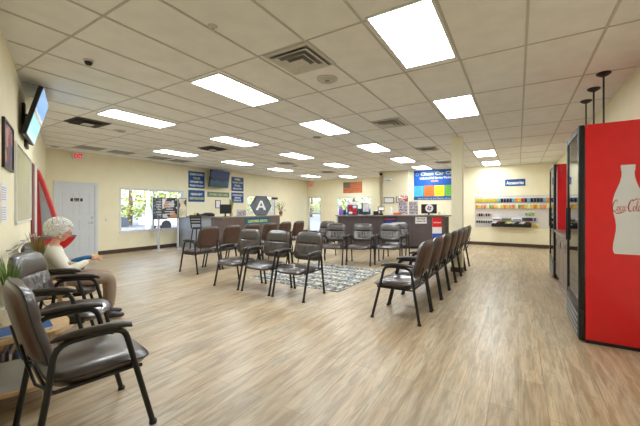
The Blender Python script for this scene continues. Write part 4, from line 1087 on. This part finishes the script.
# things on the dark counter
P=top2(341,.3); e=empty('spray_bottle',P,rz,'purple bottle at the left end of the dark counter','bottle')
MB().lathe([(.07,0),(.075,.02),(.075,.18),(.03,.24),(.028,.27)],16).build('body',mat('purple_liquid',rgb(140,96,180),.35,noise=.1),e); MB().rbox(-.05,.03,-.02,.02,.27,.31,.006,2).build('trigger_head',M_white,e)
P=top2(344.7,.3); e=empty('jar',P,rz,'small blue jar beside the purple bottle on the dark counter','jar')
MB().lathe([(.05,0),(.055,.01),(.055,.12),(.04,.13)],16).build('body',M_teal,e); MB().lathe([(.048,.13),(.048,.16),(.0001,.16)],16).build('lid',M_blackp,e)
P=top2(352.5,.25); e=empty('product_display',P,rz,'blue display box holding red packets on the dark counter','display box')
MB().box(-.16,.16,-.08,.1,0,.02).box(-.16,-.15,-.08,.1,.02,.34).box(.15,.16,-.08,.1,.02,.34).box(-.15,.15,.09,.1,.02,.42).build('box',M_blue,e)
for i in range(3):
    for j in range(2): MB().rbox(-.13+j*.14,-.01+j*.14,-.06,.02,.03+i*.10,.11+i*.10,.006,2).build('packet',M_red if (i+j)%3 else M_paper,e)
MB().box(-.17,.17,.085,.095,.34,.44).build('header',M_paper,e)
P=top2(357.5,.3); e=empty('green_bottle',P,rz,'green bottle to the right of the blue display box','bottle')
MB().lathe([(.04,0),(.045,.01),(.045,.12),(.018,.17),(.018,.2)],14).build('body',M_leafg,e); MB().lathe([(.021,.2),(.021,.22),(.0001,.22)],10).build('cap',M_white,e)
P=top2(365.3,.25); monitor(P,rz+.7,.34,.3,'silver-backed monitor on the dark counter, seen at an angle',M_clear)
P=top2(381,.25); e=empty('card_terminal',P,rz,'black and white card terminal on the dark counter','card terminal')
MB().rbox(-.06,.06,-.08,.08,0,.05,.01,2).build('base',M_blackp,e); MB().box(-.02,.02,.0,.02,.05,.18).build('neck',M_blackp,e); MB().rbox(-.11,.11,-.03,0.0,.14,.28,.008,2).build('display',M_blackp,e); MB().box(-.09,.09,-.034,-.0305,.16,.26).build('screen',M_paper,e)
P=top2(376,.25); e=empty('receipt_printer',P,rz,'small black receipt printer beside the card terminal','receipt printer')
MB().rbox(-.08,.08,-.08,.08,0,.13,.012,2).build('body',M_blackp,e); MB().box(-.04,.04,-.05,-.048,.10,.17).build('receipt',M_paper,e)
P=top2(391,.3); e=empty('white_lamp',P,rz,'small white figure-like dispenser on the dark counter','dispenser')
MB().lathe([(.06,0),(.065,.02),(.035,.10),(.03,.16),(.045,.20),(.02,.26),(.0001,.27)],18).build('body',M_white,e); MB().cyl((0,0,.26),(0,-.05,.28),.008,8).build('spout',M_silver,e)
P=top2(397.5,.15); e=empty('candy_tray',P,rz,'shallow tray of orange-red packets on the dark counter','tray')
MB().box(-.14,.14,-.07,.07,0,.015).box(-.14,-.13,-.07,.07,.015,.05).box(.13,.14,-.07,.07,.015,.05).build('tray',M_wood,e)
for k in range(5): MB().rbox(-.12+k*.05,-.08+k*.05,-.05,.05,.016,.08,.005,2).build('packet',mat('orange_pack',rgb(206,90,50),.5),e)
def rack(P,w,h,label,red=False):
    e=empty('card_rack',P,rz,label,'card rack')
    b=MB(); b.box(-w/2,w/2,.08,.09,0,h); b.box(-w/2,w/2,-.1,.08,0,.015); b.build('frame',M_silver,e)
    r_=max(3,int(h/.11)); c_=max(2,int(w/.12))
    for i in range(r_):
        for j in range(c_):
            x0=-w/2+j*w/c_+.006; z0=.02+i*(h-.04)/r_
            o=MB().box(x0,x0+w/c_-.012,.05-.02*(r_-i)/r_,.06-.02*(r_-i)/r_+.004,z0,z0+(h-.04)/r_*.88).build('card',M_cards,e)
    return e
P=top2(403.5,.34); e=rack(P,.30,.44,'taller card rack with a red header on the dark counter')
MB().rbox(-.17,.17,.02,.07,.45,.66,.02,2).build('header',print_mat('header_print',[rgb(186,70,70),rgb(220,214,210),rgb(120,60,66),rgb(200,120,110)],30,True),e)
P=top2(414.0,.16); rack(P,.30,.46,'shorter card rack full of photo cards beside the round-emblem monitor')
P=top2(429,.22); e=empty('computer_monitor',P,rz,'black monitor showing a white round emblem on the dark counter','computer monitor')
w,h=.52,.31
MB().rbox(-w/2,w/2,-.02,.02,.05,.05+h,.006,2).build('housing',M_blackp,e); MB().box(-w/2+.012,w/2-.012,-.0225,-.0202,.062,.05+h-.012).build('screen',M_blackp,e)
b=MB(); b.prism([(.135*math.cos(k*PI/16),.05+h/2+.02+.135*math.sin(k*PI/16)) for k in range(32)],-.026,-.0226); b.build('round_emblem',M_paper,e)
b=MB()
for k in range(4): b.prism([(.05*math.cos(k*PI/2+.5)+.03*math.cos(j*PI/4),.05+h/2+.02+.05*math.sin(k*PI/2+.5)+.03*math.sin(j*PI/4)) for j in range(8)],-.028,-.0262)
b.build('emblem_mark',M_maroon,e)
MB().rbox(-.12,.12,-.07,.09,0,.012,.004,2).box(-.03,.03,.02,.03,.01,.1).build('stand',M_blackp,e)
for u,m,l in ((439,M_silver,'small silver cup right of the emblem monitor'),(443.5,M_paper,'white paper cup at the right end of the dark counter')):
    P=top2(u,.2); e=empty('cup',P,rz,l,'cup'); MB().lathe([(.03,0),(.038,.09),(.034,.09),(.027,.005),(.0001,.005)],16).build('body',m,e); MB().lathe([(.0385,.086),(.0395,.090),(.0385,.094)],16).build('rim',m,e)

# ---------------------------------------------------------------- slatwall with packages
a=onray(475.2,WD); qL=pqof(a)[1]; qR=QE-.10; z0,z1=.66,1.765; w=qR-qL
e=empty('slatwall_panel',W(PD,qL),RZ,'white slatwall panel of hanging accessories under the Accessories sign','slatwall')
b=MB(); b.box(0,w,-.012,-.001,z0,z1)
nz_=14
for i in range(nz_): zz=z0+i*(z1-z0)/nz_; b.box(0,w,-.022,-.012,zz,zz+(z1-z0)/nz_-.012)
b.build('slats',M_slat,e)
b=MB()
for x in (w*.0,w*.33,w*.66,w-.01): b.box(x,x+.012,-.024,-.022,z0,z1)
b.build('upright_trim',M_silver,e)
packs={}
def pack(x,z,w_,h_,mname,col,rowname,colname):
    key=(mname,rowname); P=W(PD-.024,qL+x,z)
    lab='small %s package hanging in the %s of the slatwall'%(colname,rowname); g='%s packages in the %s'%(colname,rowname)
    if key not in packs:
        b=MB(); b.rbox(-w_/2,w_/2,-.045,-.012,0,h_*.72,.006,2); b.mi=1; b.box(-w_/2,w_/2,-.030,-.026,h_*.72,h_); b.mi=2; b.tube([(0,0,h_*.92),(0,-.06,h_*.94)],.003,5)
        m=mat('pack_'+mname,col,.4,noise=.25,nscale=30)
        o=b.build('hanging_package',[m,M_paper,M_steel],loc=P,rz=RZ); packs[key]=o; tag(o,lab,'package',g)
    else:
        o=packs[key].copy(); COL.objects.link(o); o.location=P; tag(o,lab,'package',g)
PCOL={'yellow':rgb(226,200,60),'navy':rgb(46,56,92),'orange':rgb(232,140,50),'green':rgb(130,170,80),'red':rgb(196,60,50),'teal':rgb(120,190,200),'black':rgb(46,42,44),'cream':rgb(236,228,190),'blue':rgb(60,80,170),'pink':rgb(220,160,150)}
N1=26
for i in range(N1):
    x=.06+i*(w-.12)/(N1-1); c=('yellow' if i<8 else ['navy','black','navy','teal','orange','yellow','red','navy','teal','black'][i%10])
    pack(x,1.53,.072,.19,c,PCOL[c],'top row',c)
    c=['orange','yellow','pink','orange','cream','green','orange','yellow','cream','yellow'][i%10]
    pack(x,1.31,.072,.19,c,PCOL[c],'second row',c)
for i in range(7):
    x=.07+i*.075; c='black' if i%3 else 'pink'
    pack(x,1.04,.05,.14,c,PCOL[c],'third row',c); pack(x,.80,.05,.12,'black',PCOL['black'],'fourth row','black')
for i in range(6):
    x=w-.95+i*.09; c='blue' if i!=4 else 'red'; pack(x,.90,.062,.15,c,PCOL[c],'lower right rows',c)
for i in range(3): pack(w-.75+i*.10,1.08,.06,.15,'green',PCOL['green'],'lower right rows','green')
for i in range(3): pack(w-.62+i*.09,.70,.062,.12,'yellow',PCOL['yellow'],'lower right rows','yellow')
# shelf with model vehicles
xa=(onray(492,WD)-onray(475.2,WD)).length; xb=(onray(531,WD)-onray(475.2,WD)).length
e=empty('display_shelf',W(PD-.024,qL+xa,.745),RZ,'black display shelf carrying small model cars on the slatwall','shelf')
b=MB(); b.box(0,xb-xa,-.26,0,0,.03); b.build('board',M_blackp,e)
b=MB(); b.box(0,xb-xa,-.262,-.26,-.06,.05); b.build('front_lip',M_blackp,e)
def toycar(P,rz,m,label,group):
    e=empty('model_car',P,rz,label,'model car',group)
    MB().rbox(-.11,.11,-.045,.045,.018,.055,.01,2).rbox(-.06,.07,-.038,.038,.05,.088,.012,2).build('body',m,e)
    for x in (-.07,.07): 
        for y in (-.045,.045): MB().cyl((x,y-.008,.018),(x,y+.008,.018),.018,10).build('wheel',M_blackp,e)
    return e
cc=[M_paper,M_maroon,M_blackp,M_txty,M_clear,M_blackp,M_paper,M_maroon]
nm=['white','maroon','black','yellow','grey','dark','pale','brown']
for i in range(8):
    tier=0
    toycar(W(PD-.15,qL+xa+.10+i*(xb-xa-.2)/7,.7755),RZ+.3,cc[i],'%s model car on the black display shelf, %s from the left'%(nm[i],['first','second','third','fourth','fifth','sixth','seventh','eighth and last'][i]),'model cars on the black shelf')
for i,(m,n_) in enumerate(((M_paper,'white'),(M_ventg,'grey'),(M_paper,'cream'),(M_blackp,'black'))):
    x=[xa+.05,xa+.35,xb-.5,xb-.2][i]
    P=W(PD-.024,qL+x+.1,.90); e=empty('boxed_tool',P,RZ,'%s boxed kit hanging above the %s of the black display shelf'%(n_,['left end','left middle','right middle','right end'][i]),'boxed kit')
    MB().rbox(-.14,.14,-.10,-.012,0,.10,.006,2).build('box',m,e); MB().box(-.12,.12,-.103,-.10,.02,.05).build('box_window',M_ventd,e)

# ---------------------------------------------------------------- seated person
def skinned(name,verts,edges,radii,m,parent,sub=2,root=0):
    me=bpy.data.meshes.new(name); me.from_pydata(verts,edges,[]); o=bpy.data.objects.new(name,me); COL.objects.link(o)
    sk=o.modifiers.new('s','SKIN'); sk.use_smooth_shade=True
    for i,r in enumerate(radii): 
        rr=r if isinstance(r,tuple) else (r,r); me.skin_vertices[0].data[i].radius=rr
        me.skin_vertices[0].data[i].use_root=(i==root)
    ss=o.modifiers.new('ss','SUBSURF'); ss.levels=sub; ss.render_levels=sub
    dg=bpy.context.evaluated_depsgraph_get(); dg.update(); ev=bpy.data.meshes.new_from_object(o.evaluated_get(dg))
    bpy.data.objects.remove(o); ev.name=name
    ev.materials.clear(); ev.materials.append(m)
    for p in ev.polygons: p.use_smooth=True
    n=bpy.data.objects.new(name,ev); COL.objects.link(n); n.parent=parent; return n
rzp=math.atan2(az(52)[1],az(52)[0])+PI/2
pe=empty('person',L3+Vector((0,0,.008)),rzp,'white-haired person in an ivory sweater and taupe trousers seated on the left, holding something blue','person')
pe.scale=(.93,.93,.93)
# body (skin) : torso, arms, legs with hands simplified under clothes
V=[(0,.06,.54),(0,.10,.70),(0,.13,.88),(0,.115,.985),(0,.085,1.03),(0,.065,1.09)]
E_=[(0,1),(1,2),(2,3),(3,4),(4,5)]; R_=[(.13,.10),(.12,.095),(.125,.09),(.06,.055),(.045,.045),(.045,.05)]
def ch(base,pts,rs):
    prev=base
    for p,r in zip(pts,rs): V.append(p); R_.append(r); E_.append((prev,len(V)-1)); prev=len(V)-1
    return prev
for sx in (-1,1):
    ch(2,[(sx*.15,.11,.93),(sx*.20,.06,.80),(sx*.20,-.01,.70),(sx*.13,-.14,.73),(sx*.055,-.25,.775)],[.06,.045,.04,.032,.024])
    ch(0,[(sx*.09,-.02,.53),(sx*.10,-.24,.54),(sx*.10,-.43,.535),(sx*.10,-.44,.32),(sx*.10,-.42,.10)],[.085,.078,.062,.048,.036])
body=skinned('body',V,E_,R_,M_skin,pe,2,0)
# sweater
V=[(0,.06,.56),(0,.095,.68),(0,.125,.84),(0,.125,.95),(0,.10,1.0)]; E_=[(0,1),(1,2),(2,3),(3,4)]; R_=[(.165,.135),(.16,.13),(.16,.125),(.11,.09),(.062,.062)]
for sx in (-1,1):
    ch(2,[(sx*.16,.11,.925),(sx*.225,.06,.80),(sx*.225,-.02,.695),(sx*.14,-.14,.73),(sx*.075,-.225,.765)],[.080,.070,.060,.050,.040])
skinned('sweater',V,E_,R_,M_sweater,pe,2,0)
V=[(0,.07,.52)]; E_=[]; R_=[(.17,.13)]
for sx in (-1,1): ch(0,[(sx*.10,-.03,.54),(sx*.11,-.25,.55),(sx*.11,-.46,.535),(sx*.11,-.465,.33),(sx*.11,-.44,.13)],[.105,.10,.082,.068,.062])
skinned('trousers',V,E_,R_,M_pants,pe,2,0)
for sx in (-1,1):
    skinned('shoe',[(sx*.11,-.40,.055),(sx*.11,-.47,.050),(sx*.115,-.56,.036),(sx*.12,-.62,.03)],[(0,1),(1,2),(2,3)],[(.042,.052),(.044,.048),(.044,.034),(.03,.026)],M_shoe,pe,2)
# hands with fingers
for sx in (-1,1):
    px=sx*.05; V=[(px,-.255,.778),(px-sx*.006,-.29,.785),(px-sx*.012,-.325,.79)]; E_=[(0,1),(1,2)]; R_=[(.020,.016),(.030,.017),(.032,.015)]
    for k in range(4):
        dz=.018-.012*k; L=[.9,1,.95,.75][k]
        ch(2,[(px-sx*(.014),-.350,.79+dz*1.1),(px-sx*(.030),-.350-.024*L,.788+dz*1.3),(px-sx*.052,-.352-.020*L,.784+dz*1.3),(px-sx*.062,-.338,.780+dz*1.3)],[.0095,.009,.0085,.007])
    ch(1,[(px-sx*.02,-.295,.812),(px-sx*.036,-.318,.822),(px-sx*.045,-.335,.818)],[.011,.010,.008])
    skinned('hand',V,E_,R_,M_skin,pe,2,0)
# head
HZ=1.145; HY_=.045
hd=empty('head_anchor',(0,0,0)); bpy.data.objects.remove(hd)
def headmesh():
    bm=bmesh.new(); bmesh.ops.create_uvsphere(bm,u_segments=40,v_segments=30,radius=1)
    for v in bm.verts:
        x,y,z=v.co
        # front is -y
        sx_=.076*(1-.22*max(0,-z)**1.2); sy_=.098*(1-.10*max(0,-z)); sz_=.122
        p=Vector((x*sx_,y*sy_,z*sz_))
        if y<0:
            fx=abs(x)
            # brow / eye socket / nose / lips / chin
            p.y-= .026*math.exp(-((x/.14)**2+((z+.12)/.20)**2))        # nose
            p.y+= .010*math.exp(-(((fx-.38)/.16)**2+((z-.08)/.12)**2)) # eye sockets
            p.y-= .008*math.exp(-((x/.28)**2+((z+.52)/.08)**2))       # lips
            p.y+= .004*math.exp(-((x/.28)**2+((z+.50)/.018)**2))
            p.y-= .012*math.exp(-((x/.3)**2+((z+.80)/.16)**2))        # chin
            p.y-= .005*math.exp(-(((fx-.5)/.25)**2+((z+.2)/.2)**2))   # cheek
        v.co=p
    bm.verts.index_update(); b=MB(); b.add([v.co.copy() for v in bm.verts],[[v.index for v in f.verts] for f in bm.faces],True); bm.free()
    for sx in (-1,1):
        b.blob((sx*.078,.004,-.005),1,2,(.010,.020,.030)); b.blob((sx*.030,-.083,.010),.011,2)
    return b
b=headmesh(); Rm=Matrix.Translation((0,HY_,HZ))@Matrix.Rotation(math.radians(18),4,'X'); b.v=[tuple(Rm@Vector(v)) for v in b.v]
head=b.build('head',M_skin,pe)
b=MB()
for sx in (-1,1): b.blob((sx*.030,-.0925,.010),.0045,1)
b.v=[tuple(Rm@Vector(v)) for v in b.v]; b.build('pupils',M_blackp,head)
b=MB()
for sx in (-1,1):
    b.tube([(sx*.033+.026*math.cos(k*PI/8),-.106,.008+.021*math.sin(k*PI/8)) for k in range(16)],.0022,5,closed=True); b.tube([(sx*.058,-.104,.012),(sx*.080,-.06,.012),(sx*.084,.0,.010)],.0022,5)
b.tube([(-.008,-.106,.012),(.008,-.106,.012)],.0022,5)
b.v=[tuple(Rm@Vector(v)) for v in b.v]; b.build('glasses',M_ventd,pe)
# curly hair
b=MB(); b.blob((0,.028,.038),1,3,(.098,.112,.108),0.03)
rnd=random.Random(3)
for i in range(560):
    th=rnd.uniform(0,2*PI); ph=math.acos(rnd.uniform(-.72,1)); d=Vector((math.sin(ph)*math.cos(th),math.sin(ph)*math.sin(th),math.cos(ph)))
    if d.y<-.42 and d.z<.42: continue
    c=Vector((d.x*.112,.030+d.y*.128,.036+d.z*.120)); r=rnd.uniform(.009,.018)
    n=d; t1=n.orthogonal().normalized(); t2=n.cross(t1); tw=rnd.uniform(0,6.28)
    pts=[c+(t1*math.cos(tw+k*.9)+t2*math.sin(tw+k*.9))*r+n*(.003*k) for k in range(8)]
    b.tube(pts,[.004,.007,.007,.007,.007,.006,.005,.003],5)
b.v=[tuple(Rm@Vector(v)) for v in b.v]; b.build('hair',M_hair,pe)
# held thing
e=empty('knitted_pouch',L3+Vector((0,0,.008)),rzp,'blue pouch with a yellow end held in the seated person\'s hands','pouch')
b=MB(); e.scale=(.93,.93,.93); pts=[(.02,-.06,.775),(.01,-.11,.785),(.0,-.16,.79),(0,-.22,.80),(0,-.27,.805)]
b.tube(pts,[.012,.034,.044,.042,.034],14,sy=.75); b.build('pouch_body',M_blucl,e)
b=MB(); b.tube([(0,-.265,.805),(0,-.30,.808),(0,-.335,.808),(0,-.35,.806)],[.033,.034,.028,.012],14,sy=.8); b.build('yellow_end',M_yel,e)

# ---------------------------------------------------------------- outdoors
b=MB(); b.box(-60,60,-30,70,-.16,-.11); tag(b.build('ground_outside',M_asph),kind='structure')
def tree(P,h,r,label,seed):
    rn=random.Random(seed); e=empty('tree',P,0,label,'tree')
    MB().tube([(0,0,0),(.1,0,h*.3),(0,.1,h*.55)],[.2,.15,.1],10).build('trunk',M_trunk,e)
    b=MB()
    for i in range(1500):
        d=Vector((rn.gauss(0,1),rn.gauss(0,1),rn.gauss(0,1))).normalized()*rn.uniform(.45,1)**.5
        c=Vector((d.x*r,d.y*r,h*.50+d.z*h*.44)); s=.16*rn.uniform(.6,1.3)
        a=Vector((rn.gauss(0,1),rn.gauss(0,1),rn.gauss(0,1))).normalized(); t=a.orthogonal().normalized(); u=a.cross(t)
        b.add([c+t*s,c+u*s*.6+a*.03,c-t*s,c-u*s*.6+a*.03],[(0,1,2),(0,2,3)])
    b.build('foliage',M_leaf,e)
tree(W(6.5,-24),5.2,3.0,'yellow-green tree outside the large window, left one',1)
tree(W(13,-25),5.6,3.2,'yellow-green tree outside the large window, middle one',2)
tree(W(20,-26),5.4,3.3,'yellow-green tree outside the large window, right one',3)
tree(W(27.5,-26),6,3.6,'tree outside the window behind the hexagonal sign',4)
tree(W(31,-15),6.5,3.8,'green tree outside the back glass door',5)
tree(W(30,-6.5),6.5,3.9,'green tree outside the back window beside the flag',6)
tree(W(38,-25),8,4.2,'green tree outside near the back corner of the building',7)
def car(P,rz,m,label):
    e=empty('car',P,rz,label,'car'); 
    prof=[(-2.2,.35),(-2.2,.75),(-1.9,.9),(-1.3,.95),(-.7,1.42),(.7,1.45),(1.35,1.0),(2.1,.88),(2.25,.6),(2.2,.35)]
    MB().prism(prof,-.85,.85).build('car_body',m,e)
    MB().prism([(-1.12,.98),(-.62,1.36),(.62,1.38),(1.15,1.0)],-.87,.87).build('side_window',M_blackp,e)
    for x in (-1.4,1.4):
        for y in (-.8,.8): MB().cyl((x,y-.1,.33),(x,y+.1,.33),.33,18).build('wheel',M_blackp,e)
car(W(21,-9.4,-.11),RZ+.2,mat('car_silver',rgb(150,160,176),.3,coat=.5),'silver car outside the back glass door')
car(W(7.5,-19.5,-.11),RW['q']+.1,mat('car_dark',rgb(70,76,86),.3,coat=.5),'dark car parked outside the large window')
car(W(13.5,-19.8,-.11),RW['q'],mat('car_white',rgb(205,208,212),.3,coat=.5),'white car parked outside the large window')
for k,(p,l) in enumerate(((4.8,'white vacuum post outside the left part of the large window'),(7.4,'white vacuum post outside the middle of the large window'),(10.0,'white vacuum post outside the right part of the large window'))):
    e=empty('vacuum_post',W(p,-12.8,-.11),RZ,l,'vacuum post')
    MB().cyl((0,0,0),(0,0,2.9),.06,12).build('post',M_white,e)
    MB().tube(path([(0,0,2.8),(.9,.2,2.6),(1.1,.2,1.2)],.3),.035,8).build('hose_arm',M_white,e)
    MB().lathe([(.11,.2),(.12,.25),(.12,1.35),(.07,1.5),(.0001,1.5)],18).build('canister',M_bluebr if k==0 else M_silver,e)
e=empty('outdoor_canopy',W(7.2,-12.8,2.80),RZ,'white slatted canopy beams outside the large window','canopy')
MB().box(-.1,.1,-5,5,0,.14).build('main_beam',M_white,e)
for k in range(9): MB().box(-1.2,1.2,-4.5+k*1.1,-4.42+k*1.1,.14,.22).build('cross_beam',M_white,e)

# ---------------------------------------------------------------- world, sun, camera
w=bpy.data.worlds.new('sky'); bpy.context.scene.world=w; w.use_nodes=True; nt=w.node_tree
bg=nt.nodes['Background']; sk=nt.nodes.new('ShaderNodeTexSky'); sk.sky_type='NISHITA'; sk.sun_disc=False; sk.sun_elevation=math.radians(42); sk.sun_rotation=math.radians(150)
sk.air_density=1.0; sk.dust_density=2.0
nt.links.new(sk.outputs[0],bg.inputs['Color']); bg.inputs['Strength'].default_value=0.22
sd=bpy.data.lights.new('sun','SUN'); sd.energy=1.6; sd.angle=math.radians(1.0); sd.color=(1,.95,.86)
so=bpy.data.objects.new('sun',sd); COL.objects.link(so); so.rotation_euler=(math.radians(48),0,math.radians(20))
cd=bpy.data.cameras.new('camera'); co=bpy.data.objects.new('camera',cd); COL.objects.link(co)
co.location=(0,0,CAM); co.rotation_euler=(PI/2,0,0); cd.sensor_width=36; cd.lens=36*F/640; cd.shift_y=-(213-HY)/640; cd.clip_start=.02; cd.clip_end=300
bpy.context.scene.camera=co
sc=bpy.context.scene
sc.view_settings.view_transform='Standard'; sc.view_settings.look='None'; sc.view_settings.gamma=1; sc.view_settings.use_curve_mapping=False; sc.view_settings.exposure=1.58
